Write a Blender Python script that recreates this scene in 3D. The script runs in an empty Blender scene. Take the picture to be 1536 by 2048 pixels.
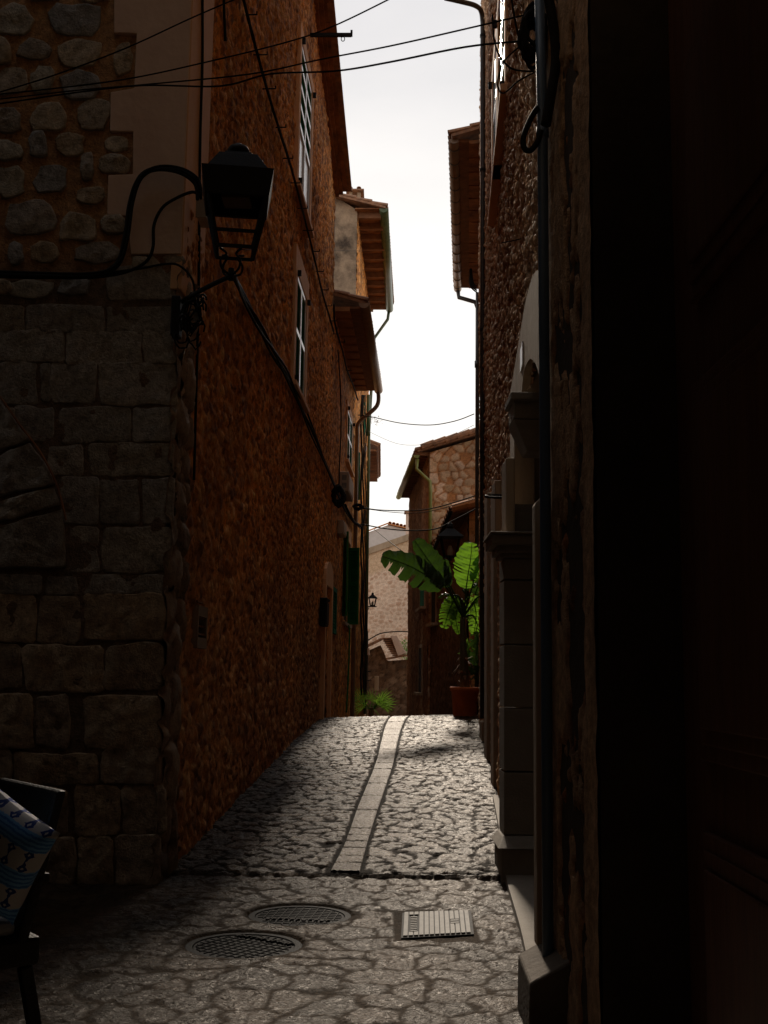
import bpy, math, random
import numpy as np
from mathutils import Vector, Matrix, noise as mnoise
S = bpy.context.scene
C = S.collection
R = math.radians
# ---------------------------------------------------------------- camera
F_PX, TILT, ROLL, EYE = 2270.0, R(8.2), R(0.82), 1.35
fwd = Vector((0, math.cos(TILT), math.sin(TILT)))
up0 = Vector((0, -math.sin(TILT), math.cos(TILT)))
rt = Vector((1, 0, 0)) * math.cos(ROLL) + up0 * math.sin(ROLL)
up = rt.cross(fwd)
cam_d = bpy.data.cameras.new('camera'); cam = bpy.data.objects.new('camera', cam_d); C.objects.link(cam)
cam_d.sensor_fit = 'VERTICAL'; cam_d.sensor_height = 36.0; cam_d.lens = F_PX / 2048 * 36.0
cam_d.clip_start = 0.05; cam_d.clip_end = 3000
m = Matrix(((rt.x, up.x, -fwd.x), (rt.y, up.y, -fwd.y), (rt.z, up.z, -fwd.z)))
cam.matrix_world = Matrix.Translation((0, 0, EYE)) @ m.to_4x4()
S.camera = cam
# ---------------------------------------------------------------- light
SUN_AZ, SUN_EL = R(0.7), R(31.0)          # azimuth from +Y, negative = to the left
w = bpy.data.worlds.new('World'); S.world = w; w.use_nodes = True
nt = w.node_tree; nt.nodes.clear()
out = nt.nodes.new('ShaderNodeOutputWorld'); bg = nt.nodes.new('ShaderNodeBackground')
sky = nt.nodes.new('ShaderNodeTexSky'); sky.sky_type = 'NISHITA'; sky.sun_disc = False
sky.sun_elevation = SUN_EL; sky.sun_rotation = SUN_AZ; sky.air_density = 1.0; sky.dust_density = 1.0
tc = nt.nodes.new('ShaderNodeTexCoord'); mp = nt.nodes.new('ShaderNodeMapping'); mp.inputs['Scale'].default_value = (1.2, 1.2, 3.5)
cn = nt.nodes.new('ShaderNodeTexNoise'); cn.inputs['Scale'].default_value = 2.3; cn.inputs['Detail'].default_value = 7; cn.inputs['Roughness'].default_value = .55
cr = nt.nodes.new('ShaderNodeValToRGB'); cr.color_ramp.elements[0].position = .25; cr.color_ramp.elements[1].position = .7
cr.color_ramp.elements[0].color = (.93, .93, .93, 1); cr.color_ramp.elements[1].color = (1, 1, 1, 1)
mx = nt.nodes.new('ShaderNodeMixRGB'); sxz = nt.nodes.new('ShaderNodeSeparateXYZ'); zr_ = nt.nodes.new('ShaderNodeMapRange'); zr_.inputs['From Min'].default_value = .22; zr_.inputs['From Max'].default_value = .56
cn2 = nt.nodes.new('ShaderNodeTexNoise'); cn2.inputs['Scale'].default_value = 1.6; cn2.inputs['Detail'].default_value = 6
adz = nt.nodes.new('ShaderNodeMath'); adz.operation = 'MULTIPLY_ADD'; adz.inputs[1].default_value = .35
cc = nt.nodes.new('ShaderNodeMixRGB'); cc.inputs['Color1'].default_value = (8.0, 7.75, 7.4, 1); cc.inputs['Color2'].default_value = (5.2, 5.2, 5.35, 1)
L = nt.links.new
L(tc.outputs['Generated'], mp.inputs['Vector']); L(mp.outputs['Vector'], cn.inputs['Vector']); L(cn.outputs['Fac'], cr.inputs['Fac'])
L(cr.outputs['Color'], mx.inputs['Fac']); L(sky.outputs['Color'], mx.inputs['Color1']); L(mx.outputs['Color'], bg.inputs['Color'])
L(tc.outputs['Generated'], sxz.inputs[0]); L(mp.outputs['Vector'], cn2.inputs['Vector']); L(cn2.outputs['Fac'], adz.inputs[0]); L(sxz.outputs['Z'], adz.inputs[2]); L(adz.outputs[0], zr_.inputs['Value'])
zr_.inputs['From Min'].default_value = .40; zr_.inputs['From Max'].default_value = .74
L(zr_.outputs[0], cc.inputs['Fac']); L(cc.outputs[0], mx.inputs['Color2'])
bg.inputs['Strength'].default_value = 0.080; L(bg.outputs['Background'], out.inputs['Surface'])
sd = bpy.data.lights.new('sun', 'SUN'); sd.energy = 2.0; sd.angle = R(5.0); sd.color = (1.0, .86, .70)
so = bpy.data.objects.new('sun', sd); C.objects.link(so)
sdir = Vector((math.sin(SUN_AZ) * math.cos(SUN_EL), math.cos(SUN_AZ) * math.cos(SUN_EL), math.sin(SUN_EL)))
so.rotation_euler = sdir.to_track_quat('Z', 'Y').to_euler()
S.view_settings.view_transform = 'Standard'; S.view_settings.look = 'None'; S.view_settings.exposure = 0.80; S.view_settings.gamma = 1
S.render.resolution_x = 768; S.render.resolution_y = 1024
S.render.engine = 'CYCLES'; S.cycles.max_bounces = 10; S.cycles.diffuse_bounces = 6
# ---------------------------------------------------------------- pixel helpers (photo pixels 1536x2048 -> world)
def ray(px, py):
    return fwd + rt * ((px - 768) / F_PX) + up * ((1024 - py) / F_PX)
def atY(px, py, Y):
    d = ray(px, py); s = Y / d.y
    return Vector((d.x * s, Y, EYE + d.z * s))
def onwall(px, py, W, off=0.0):
    (x0, y0), (x1, y1) = W[0], W[1]
    n = Vector((y1 - y0, -(x1 - x0))).normalized()   # to the right of the direction
    if W[2] < 0: n = -n
    x0 += n.x * off; y0 += n.y * off; x1 += n.x * off; y1 += n.y * off
    d = ray(px, py); a = d.x / d.y; b = d.z / d.y
    mm = (x1 - x0) / (y1 - y0); Y = (x0 - mm * y0) / (a - mm)
    return Vector((a * Y, Y, EYE + b * Y))
def gz(x, y):
    y = np.asarray(y, float); x = np.asarray(x, float)
    up_ = .064 * (y - 7.9); dn = .70 - .085 * (y - 18.8)
    k = .12
    z = -k * np.log(np.exp(-up_ / k) + np.exp(-(dn + .05) / k)) + .02
    z = np.where(y < 7.9, np.where(y < 3, 0, 0), z)
    z = z + np.clip((y - 12) / 7, 0, 1) * .035 * np.clip(x, -1, 1.5)
    return np.maximum(z, -1.6)
def g(x, y): return float(gz(x, y))
# ---------------------------------------------------------------- numpy noise
def hsh(i, j, k=0):
    i = i.astype(np.int64); j = j.astype(np.int64)
    h = (i * 374761393 + j * 668265263 + k * 2147483647 + 1013904223 * (k + 1)) & 0xffffffff
    h = ((h ^ (h >> 13)) * 1274126177) & 0xffffffff
    h = ((h ^ (h >> 16)) * 2246822519) & 0xffffffff
    h = h ^ (h >> 15)
    return (h & 0xffffff) / float(0xffffff)
def vnoise(u, v, k=0):
    i = np.floor(u); j = np.floor(v); a = u - i; b = v - j
    a = a * a * (3 - 2 * a); b = b * b * (3 - 2 * b)
    return (hsh(i, j, k) * (1 - a) + hsh(i + 1, j, k) * a) * (1 - b) + (hsh(i, j + 1, k) * (1 - a) + hsh(i + 1, j + 1, k) * a) * b
def fbm(u, v, k=0, o=4):
    s = 0; am = .5; t = 0
    for q in range(o):
        s = s + am * vnoise(u * 2 ** q + 17.3 * q, v * 2 ** q - 9.1 * q, k + q); t += am; am *= .5
    return s / t
def cells(u, v, k=0, jit=.42):
    iu = np.floor(u); iv = np.floor(v)
    f1 = np.full(u.shape, 9.); f2 = np.full(u.shape, 9.); idr = np.zeros(u.shape); id2 = np.zeros(u.shape)
    for di in (-2, -1, 0, 1, 2):
        for dj in (-1, 0, 1):
            ci = iu + di; cj = iv + dj
            px = ci + .5 + jit * 2 * (hsh(ci, cj, k) - .5) + .5 * (np.mod(cj, 2) - .5); py = cj + .5 + jit * 2 * (hsh(ci, cj, k + 7) - .5)
            d = np.hypot(u - px, v - py) 
            nr = d < f1
            f2 = np.where(nr, f1, np.minimum(f2, d)); idr = np.where(nr, hsh(ci, cj, k + 21), idr); id2 = np.where(nr, hsh(ci, cj, k + 33), id2)
            f1 = np.where(nr, d, f1)
    return f1, f2, idr, id2
def sstep(a, b, x):
    t = np.clip((x - a) / (b - a), 0, 1); return t * t * (3 - 2 * t)
# ---------------------------------------------------------------- materials
def nodes(name):
    m_ = bpy.data.materials.new(name); m_.use_nodes = True
    n = m_.node_tree.nodes; b = n['Principled BSDF']; return m_, m_.node_tree, n, b
def surf(name, c1, c2=None, rough=.8, scale=6, bump=.3, bscale=40, metal=0, spec=.5, stretch=(1, 1, 1), bdist=.01):
    m_, t, n, b = nodes(name)
    b.inputs['Roughness'].default_value = rough; b.inputs['Metallic'].default_value = metal; b.inputs['Specular IOR Level'].default_value = spec
    co = n.new('ShaderNodeTexCoord'); mp_ = n.new('ShaderNodeMapping'); mp_.inputs['Scale'].default_value = stretch
    t.links.new(co.outputs['Object'], mp_.inputs['Vector'])
    nz = n.new('ShaderNodeTexNoise'); nz.inputs['Scale'].default_value = scale; nz.inputs['Detail'].default_value = 8; nz.inputs['Roughness'].default_value = .62
    t.links.new(mp_.outputs['Vector'], nz.inputs['Vector'])
    rp = n.new('ShaderNodeValToRGB'); rp.color_ramp.elements[0].position = .32; rp.color_ramp.elements[1].position = .68
    c2 = c2 or tuple(min(1, q * 1.25) for q in c1)
    rp.color_ramp.elements[0].color = (*c1, 1); rp.color_ramp.elements[1].color = (*c2, 1)
    t.links.new(nz.outputs['Fac'], rp.inputs['Fac']); t.links.new(rp.outputs['Color'], b.inputs['Base Color'])
    if bump:
        nb = n.new('ShaderNodeTexNoise'); nb.inputs['Scale'].default_value = bscale; nb.inputs['Detail'].default_value = 6
        t.links.new(mp_.outputs['Vector'], nb.inputs['Vector'])
        bu = n.new('ShaderNodeBump'); bu.inputs['Strength'].default_value = bump; bu.inputs['Distance'].default_value = bdist
        t.links.new(nb.outputs['Fac'], bu.inputs['Height']); t.links.new(bu.outputs['Normal'], b.inputs['Normal'])
    return m_
def attr_mat(name, rough=.85, rough_s=None, bump=.5, bscale=60, bdist=.01, spec=.4, nvar=.35, nscale=25):
    """stone / mortar colour comes from the colour attribute 'tint' written with the geometry"""
    m_, t, n, b = nodes(name)
    at = n.new('ShaderNodeAttribute'); at.attribute_name = 'tint'
    co = n.new('ShaderNodeTexCoord')
    nz = n.new('ShaderNodeTexNoise'); nz.inputs['Scale'].default_value = nscale; nz.inputs['Detail'].default_value = 9; nz.inputs['Roughness'].default_value = .7
    t.links.new(co.outputs['Object'], nz.inputs['Vector'])
    mr = n.new('ShaderNodeMapRange'); mr.inputs['From Min'].default_value = .3; mr.inputs['From Max'].default_value = .7
    mr.inputs['To Min'].default_value = 1 - nvar; mr.inputs['To Max'].default_value = 1 + nvar
    t.links.new(nz.outputs['Fac'], mr.inputs['Value'])
    vm = n.new('ShaderNodeVectorMath'); vm.operation = 'SCALE'
    t.links.new(at.outputs['Color'], vm.inputs[0]); t.links.new(mr.outputs['Result'], vm.inputs['Scale']); t.links.new(vm.outputs['Vector'], b.inputs['Base Color'])
    b.inputs['Roughness'].default_value = rough; b.inputs['Specular IOR Level'].default_value = spec
    if rough_s is not None:
        mr2 = n.new('ShaderNodeMapRange'); mr2.inputs['To Min'].default_value = rough; mr2.inputs['To Max'].default_value = rough_s
        t.links.new(at.outputs['Alpha'], mr2.inputs['Value']); t.links.new(mr2.outputs['Result'], b.inputs['Roughness'])
    nb = n.new('ShaderNodeTexNoise'); nb.inputs['Scale'].default_value = bscale; nb.inputs['Detail'].default_value = 8; nb.inputs['Roughness'].default_value = .65
    t.links.new(co.outputs['Object'], nb.inputs['Vector'])
    bu = n.new('ShaderNodeBump'); bu.inputs['Strength'].default_value = bump; bu.inputs['Distance'].default_value = bdist
    t.links.new(nb.outputs['Fac'], bu.inputs['Height']); t.links.new(bu.outputs['Normal'], b.inputs['Normal'])
    return m_
def leaf_mat(name, c1, c2, trans):
    m_, t, n, b = nodes(name)
    co = n.new('ShaderNodeTexCoord'); nz = n.new('ShaderNodeTexNoise'); nz.inputs['Scale'].default_value = 9; nz.inputs['Detail'].default_value = 5
    t.links.new(co.outputs['Object'], nz.inputs['Vector'])
    rp = n.new('ShaderNodeValToRGB'); rp.color_ramp.elements[0].position = .3; rp.color_ramp.elements[1].position = .7
    rp.color_ramp.elements[0].color = (*c1, 1); rp.color_ramp.elements[1].color = (*c2, 1)
    t.links.new(nz.outputs['Fac'], rp.inputs['Fac']); t.links.new(rp.outputs['Color'], b.inputs['Base Color'])
    b.inputs['Roughness'].default_value = .33
    tr = n.new('ShaderNodeBsdfTranslucent'); tr.inputs['Color'].default_value = (*trans, 1)
    ms = n.new('ShaderNodeMixShader'); ms.inputs['Fac'].default_value = .5
    t.links.new(b.outputs['BSDF'], ms.inputs[1]); t.links.new(tr.outputs['BSDF'], ms.inputs[2])
    t.links.new(ms.outputs['Shader'], n['Material Output'].inputs['Surface'])
    return m_
M = {}
M['rubble_pale'] = attr_mat('rubble_pale_stone', rough=.8, bump=1.0, bscale=70, bdist=.010, spec=.3, nvar=.5, nscale=30)
M['rubble'] = attr_mat('rubble_stone', bump=.6, bscale=55, bdist=.012)
M['cobble'] = attr_mat('cobble_stone', rough=.9, rough_s=.40, bump=1.0, bscale=64, bdist=.022, spec=.18, nvar=.9, nscale=75)
M['cobble'].node_tree.nodes['Principled BSDF'].inputs['Specular Tint'].default_value = (1.0, .80, .60, 1)
M['ashlar'] = attr_mat('ashlar_stone', bump=1.0, bscale=60, bdist=.016, nvar=.5, nscale=22)
M['darkstone'] = surf('dark_grey_stone', (.13, .105, .08), (.19, .155, .12), .85, 5, .4, 40)
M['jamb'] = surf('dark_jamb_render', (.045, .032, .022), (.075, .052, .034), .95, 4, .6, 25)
M['light_block'] = surf('light_block_render', (.10, .075, .05), (.13, .10, .07), .95, 2, .4, 30)  # dark render for the unseen masses added to shut out sky light
M['plaster'] = surf('warm_plaster', (.66, .44, .32), (.76, .54, .40), .9, 3, .4, 18)
M['surround'] = surf('window_surround_plaster', (.78, .42, .20), (.86, .50, .26), .8, 4, .15, 40)
M['beige'] = surf('beige_stone_trim', (.30, .215, .135), (.46, .34, .23), .85, 3, .5, 40, stretch=(1, 1, .25))
M['greystone'] = surf('grey_dressed_stone', (.24, .21, .17), (.32, .28, .23), .8, 5, .35, 60)
M['stained'] = surf('stained_plaster', (.07, .05, .035), (.52, .38, .25), .95, 2.2, .8, 30)
M['peel'] = surf('peeling_plaster', (.13, .06, .03), (.36, .26, .18), .95, 3.2, 1.0, 18, stretch=(1, 1, .45), bdist=.02)
M['plainwall'] = surf('plain_render', (.26, .19, .13), (.32, .24, .17), .95, 2, .4, 30)
M['iron'] = surf('black_iron', (.006, .006, .0065), (.011, .011, .012), .65, 20, .2, 80, spec=.25)
M['hood'] = surf('lantern_hood_metal', (.005, .006, .009), (.008, .010, .014), .7, 10, .15, 60, spec=.12)
M['cable'] = surf('black_cable', (.010, .009, .008), (.018, .016, .014), .75, 10, .15, 90, spec=.15)
M['pipe_dark'] = surf('dark_brown_pipe', (.035, .028, .024), (.05, .04, .034), .35, 6, .08, 40)
M['conduit'] = surf('blue_grey_conduit', (.07, .115, .19), (.09, .14, .22), .45, 6, .1, 40)
M['pipe_brown'] = surf('brown_gutter_metal', (.24, .15, .09), (.32, .21, .13), .4, 5, .15, 50)
M['pipe_green'] = surf('green_glazed_pipe', (.05, .085, .03), (.12, .14, .06), .35, 5, .2, 30)
M['pipe_lime'] = surf('lime_green_pipe', (.17, .19, .04), (.24, .25, .07), .4, 4, .1, 40)
M['timber'] = surf('old_eave_timber', (.16, .07, .03), (.28, .13, .06), .8, 8, .4, 50)
M['brickish'] = surf('terracotta_board', (.10, .036, .014), (.46, .19, .07), .8, 3.2, .3, 50)
M['brick_soffit'] = surf('pale_terracotta_board', (.28, .12, .05), (.50, .25, .11), .85, 5, .4, 40)
M['tile'] = surf('weathered_roof_tile', (.16, .09, .055), (.42, .21, .11), .85, 7, .5, 40)
M['tile_orange'] = surf('orange_roof_tile', (.45, .15, .04), (.60, .24, .07), .8, 5, .4, 40)
M['white'] = surf('white_paint', (.78, .80, .82), (.84, .85, .86), .22, 5, .05, 50)
M['green_dark'] = surf('dark_green_louvre', (.02, .17, .10), (.035, .22, .13), .85, 8, .1, 50, spec=.08)
M['green'] = surf('green_shutter_paint', (.012, .15, .028), (.02, .20, .04), .4, 8, .12, 50)
M['dark'] = surf('dark_interior', (.01, .008, .006), (.015, .012, .01), .9, 3, 0)
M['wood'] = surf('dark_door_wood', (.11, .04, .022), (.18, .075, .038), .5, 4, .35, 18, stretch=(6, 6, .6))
M['wood2'] = surf('brown_door_wood', (.09, .045, .022), (.14, .07, .035), .6, 6, .3, 30, stretch=(5, 5, .5))
M['steel'] = surf('galvanised_plate', (.17, .16, .15), (.26, .245, .225), .65, 12, .4, 90, spec=.3)
M['castiron'] = surf('cast_iron_cover', (.010, .010, .011), (.018, .018, .019), .7, 14, .5, 90, spec=.12)
M['castiron_hi'] = surf('worn_cast_iron', (.016, .016, .016), (.026, .026, .026), .7, 14, .3, 90, spec=.12)
M['terracotta'] = surf('terracotta_pot', (.66, .15, .035), (.85, .23, .06), .7, 7, .4, 40, stretch=(1, 1, .5))
M['soil'] = surf('potting_soil', (.03, .02, .012), (.06, .04, .025), .95, 20, .6, 60)
M['boxgrey'] = surf('beige_plastic_box', (.42, .33, .25), (.48, .38, .29), .5, 5, .05, 40)
M['leafL'] = leaf_mat('banana_leaf', (.03, .085, .014), (.055, .14, .022), (.19, .40, .025))
M['leafShade'] = leaf_mat('shade_toned_banana_leaf', (.022, .055, .011), (.040, .085, .016), (.03, .065, .008))  # darker, less translucent leaf copy: shade put into the colour
M['leafShade'].node_tree.nodes['Principled BSDF'].inputs['Roughness'].default_value = .55
M['palm'] = leaf_mat('palm_leaf', (.04, .10, .015), (.07, .16, .025), (.22, .42, .04))
M['dry'] = surf('dry_leaf_sheath', (.14, .06, .025), (.26, .12, .05), .9, 12, .4, 40)
M['stem'] = surf('banana_stem', (.06, .055, .02), (.13, .09, .035), .7, 10, .3, 40, stretch=(3, 3, .5))
M['wicker'] = surf('black_wicker', (.012, .010, .009), (.022, .019, .017), .55, 30, .8, 120, bdist=.006)
M['seatpad'] = surf('pale_seat_pad', (.42, .42, .44), (.5, .5, .52), .9, 6, .3, 150)
M['brick_cap'] = surf('pale_brick_capping', (.50, .36, .28), (.62, .46, .36), .8, 5, .2, 40)
M['roofwhite'] = surf('whitewashed_gable', (.52, .46, .42), (.60, .54, .50), .9, 4, .3, 30)
M['moss'] = surf('mossy_ledge', (.05, .06, .02), (.14, .12, .05), .95, 8, .8, 30, bdist=.03)
# cushion pattern: ikat style bands and flowers
def cushion_mat():
    m_, t, n, b = nodes('blue_white_cushion_print')
    co = n.new('ShaderNodeTexCoord'); nz = n.new('ShaderNodeTexNoise'); nz.inputs['Scale'].default_value = 30
    t.links.new(co.outputs['UV'], nz.inputs['Vector'])
    ad = n.new('ShaderNodeVectorMath'); ad.operation = 'MULTIPLY_ADD'; ad.inputs[1].default_value = (.03, .03, 0)
    t.links.new(nz.outputs['Color'], ad.inputs[0]); t.links.new(co.outputs['UV'], ad.inputs[2])
    sx = n.new('ShaderNodeSeparateXYZ'); t.links.new(ad.outputs['Vector'], sx.inputs[0])
    def mth(op, a, v=None, v2=None):
        q = n.new('ShaderNodeMath'); q.operation = op
        t.links.new(a, q.inputs[0])
        if v is not None:
            if hasattr(v, 'links'): t.links.new(v, q.inputs[1])
            else: q.inputs[1].default_value = v
        return q.outputs[0]
    s = mth('SINE', mth('MULTIPLY', sx.outputs['Y'], 16.5))
    band = mth('GREATER_THAN', s, .15)
    fine = mth('GREATER_THAN', mth('SINE', mth('MULTIPLY', sx.outputs['Y'], 150)), -.1)
    fx = mth('SINE', mth('MULTIPLY', sx.outputs['X'], 17)); 
    blob = mth('ABSOLUTE', mth('ADD', mth('ABSOLUTE', fx), mth('MULTIPLY', mth('ABSOLUTE', mth('ADD', s, .35)), 1.0)))
    ring = mth('LESS_THAN', mth('ABSOLUTE', mth('SUBTRACT', blob, .5)), .27)
    c1 = n.new('ShaderNodeMixRGB'); c1.inputs['Color1'].default_value = (.55, .54, .55, 1); c1.inputs['Color2'].default_value = (.01, .04, .22, 1)
    t.links.new(ring, c1.inputs['Fac'])
    c2 = n.new('ShaderNodeMixRGB'); c2.inputs['Color1'].default_value = (.06, .20, .55, 1); c2.inputs['Color2'].default_value = (.18, .42, .75, 1)
    t.links.new(fine, c2.inputs['Fac'])
    c3 = n.new('ShaderNodeMixRGB'); t.links.new(band, c3.inputs['Fac']); t.links.new(c1.outputs[0], c3.inputs['Color1']); t.links.new(c2.outputs[0], c3.inputs['Color2'])
    t.links.new(c3.outputs[0], b.inputs['Base Color']); b.inputs['Roughness'].default_value = .9
    return m_
M['cushion'] = cushion_mat()
# ---------------------------------------------------------------- object helpers
def tag(o, label=None, cat=None, group=None, kind=None):
    if label: o['label'] = label
    if cat: o['category'] = cat
    if group: o['group'] = group
    if kind: o['kind'] = kind
    return o
def empty(name, loc, label, cat, group=None):
    o = bpy.data.objects.new(name, None); C.objects.link(o); o.location = loc; o.empty_display_size = .2
    return tag(o, label, cat, group)
def link(name, me, mat, parent=None, smooth=False):
    o = bpy.data.objects.new(name, me); C.objects.link(o)
    if mat: me.materials.append(mat)
    if smooth: me.polygons.foreach_set('use_smooth', [True] * len(me.polygons))
    if parent is not None:
        o.parent = parent; o.location = -Vector(parent_world(parent))
    return o
def parent_world(p):
    v = Vector(p.location)
    while p.parent is not None:
        p = p.parent; v = v + Vector(p.location)
    return v
class MB:
    def __init__(s): s.v = []; s.f = []
    def add(s, vs, fs):
        k = len(s.v); s.v += [tuple(q) for q in vs]; s.f += [tuple(i + k for i in f) for f in fs]; return s
    def box(s, a, b, fr=None):
        x0, y0, z0 = a; x1, y1, z1 = b
        vs = [(x0, y0, z0), (x1, y0, z0), (x1, y1, z0), (x0, y1, z0), (x0, y0, z1), (x1, y0, z1), (x1, y1, z1), (x0, y1, z1)]
        if fr: vs = [fr(*q) for q in vs]
        return s.add(vs, [(0, 3, 2, 1), (4, 5, 6, 7), (0, 1, 5, 4), (1, 2, 6, 5), (2, 3, 7, 6), (3, 0, 4, 7)])
    def hexa(s, vs): return s.add(vs, [(0, 3, 2, 1), (4, 5, 6, 7), (0, 1, 5, 4), (1, 2, 6, 5), (2, 3, 7, 6), (3, 0, 4, 7)])
    def bar(s, p, q, w, h, upv=(0, 0, 1)):
        p = Vector(p); q = Vector(q); d = (q - p).normalized(); u = Vector(upv)
        sd_ = d.cross(u)
        if sd_.length < 1e-4: sd_ = d.cross(Vector((1, 0, 0)))
        sd_.normalize(); u = sd_.cross(d).normalized(); vs = []
        for e in (p, q):
            for a, b in ((-1, -1), (1, -1), (1, 1), (-1, 1)): vs.append(e + sd_ * a * w / 2 + u * b * h / 2)
        return s.add(vs, [(0, 1, 2, 3), (7, 6, 5, 4), (0, 4, 5, 1), (1, 5, 6, 2), (2, 6, 7, 3), (3, 7, 4, 0)])
    def tube(s, pts, r, n=8, close=True):
        pts = [Vector(p) for p in pts]; N = len(pts); rr = r if isinstance(r, (list, tuple)) else [r] * N
        d0 = (pts[1] - pts[0]).normalized(); u = d0.orthogonal().normalized(); vs = []; fs = []
        for i, p in enumerate(pts):
            d = (pts[min(i + 1, N - 1)] - pts[max(i - 1, 0)]).normalized()
            u = (u - d * u.dot(d)).normalized(); v = d.cross(u)
            for k in range(n):
                t = 2 * math.pi * k / n; vs.append(p + (u * math.cos(t) + v * math.sin(t)) * rr[i])
        for i in range(N - 1):
            for k in range(n): fs.append((i * n + k, i * n + (k + 1) % n, (i + 1) * n + (k + 1) % n, (i + 1) * n + k))
        if close: fs.append(tuple(range(n - 1, -1, -1))); fs.append(tuple((N - 1) * n + k for k in range(n)))
        return s.add(vs, fs)
    def lathe(s, c, prof, n=24, axis=None):
        vs = []; fs = []; c = Vector(c)
        for r_, z in prof:
            for k in range(n):
                t = 2 * math.pi * k / n; vs.append(c + Vector((r_ * math.cos(t), r_ * math.sin(t), z)))
        for i in range(len(prof) - 1):
            for k in range(n): fs.append((i * n + k, i * n + (k + 1) % n, (i + 1) * n + (k + 1) % n, (i + 1) * n + k))
        fs.append(tuple(range(n - 1, -1, -1))); fs.append(tuple((len(prof) - 1) * n + k for k in range(n)))
        return s.add(vs, fs)
    def prism(s, pts, thick):
        """planar outline pts (3D), extruded by vector thick"""
        n = len(pts); t = Vector(thick); vs = [Vector(p) for p in pts] + [Vector(p) + t for p in pts]
        return s.add(vs, [tuple(range(n)), tuple(range(2 * n - 1, n - 1, -1))] + [(i, i + n, (i + 1) % n + n, (i + 1) % n) for i in range(n)])
    def build(s, name, mat, parent=None, smooth=False, bevel=0, label=None):
        me = bpy.data.meshes.new(name); me.from_pydata(s.v, [], s.f); me.update()
        import bmesh
        bm = bmesh.new(); bm.from_mesh(me); bmesh.ops.recalc_face_normals(bm, faces=bm.faces); bm.to_mesh(me); bm.free()
        o = link(name, me, mat, parent, smooth)
        if bevel:
            b = o.modifiers.new('bevel', 'BEVEL'); b.width = bevel; b.segments = 2; b.limit_method = 'ANGLE'
        if label: o['label'] = label
        return o
def spline(pts, k=6):
    pts = [Vector(p) for p in pts]; o = []
    for i in range(len(pts) - 1):
        p0 = pts[max(i - 1, 0)]; p1 = pts[i]; p2 = pts[i + 1]; p3 = pts[min(i + 2, len(pts) - 1)]
        for j in range(k):
            t = j / k
            o.append(.5 * ((2 * p1) + (p2 - p0) * t + (2 * p0 - 5 * p1 + 4 * p2 - p3) * t * t + (3 * p1 - p0 - 3 * p2 + p3) * t ** 3))
    o.append(pts[-1]); return o
def grid_mesh(name, P, tint, keep, mat, parent=None, smooth=True):
    """P (nv,nu,3) positions, tint (nv,nu,4), keep (nv-1,nu-1) bool"""
    nv, nu = P.shape[:2]
    idx = np.arange(nv * nu).reshape(nv, nu)
    q = np.stack([idx[:-1, :-1], idx[:-1, 1:], idx[1:, 1:], idx[1:, :-1]], -1)[keep].reshape(-1, 4)
    me = bpy.data.meshes.new(name); me.vertices.add(nv * nu); me.vertices.foreach_set('co', P.reshape(-1).astype(np.float32))
    me.loops.add(q.size); me.polygons.add(len(q)); me.loops.foreach_set('vertex_index', q.reshape(-1).astype(np.int32))
    me.polygons.foreach_set('loop_start', np.arange(0, q.size, 4, dtype=np.int32)); me.polygons.foreach_set('loop_total', np.full(len(q), 4, np.int32))
    me.update(calc_edges=True)
    ca = me.color_attributes.new('tint', 'FLOAT_COLOR', 'POINT'); ca.data.foreach_set('color', tint.reshape(-1).astype(np.float32))
    o = link(name, me, mat, parent, smooth); me.validate()
    return o
def mixc(a, b, t): return np.asarray(a)[None, None, :] * (1 - t[..., None]) + np.asarray(b)[None, None, :] * t[..., None]
PAL_ORANGE = dict(mortar=(.74, .275, .034), s1=(.70, .28, .052), s2=(.25, .092, .024), s3=(.80, .42, .14))
PAL_GREY = dict(mortar=(.30, .19, .11), s1=(.34, .25, .17), s2=(.22, .16, .11), s3=(.44, .34, .25))
PAL_PINK = dict(mortar=(.78, .61, .47), s1=(.62, .42, .30), s2=(.46, .26, .16), s3=(.58, .44, .33))
PAL_BROWN = dict(mortar=(.30, .15, .07), s1=(.34, .19, .10), s2=(.24, .13, .07), s3=(.42, .26, .15))
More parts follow.
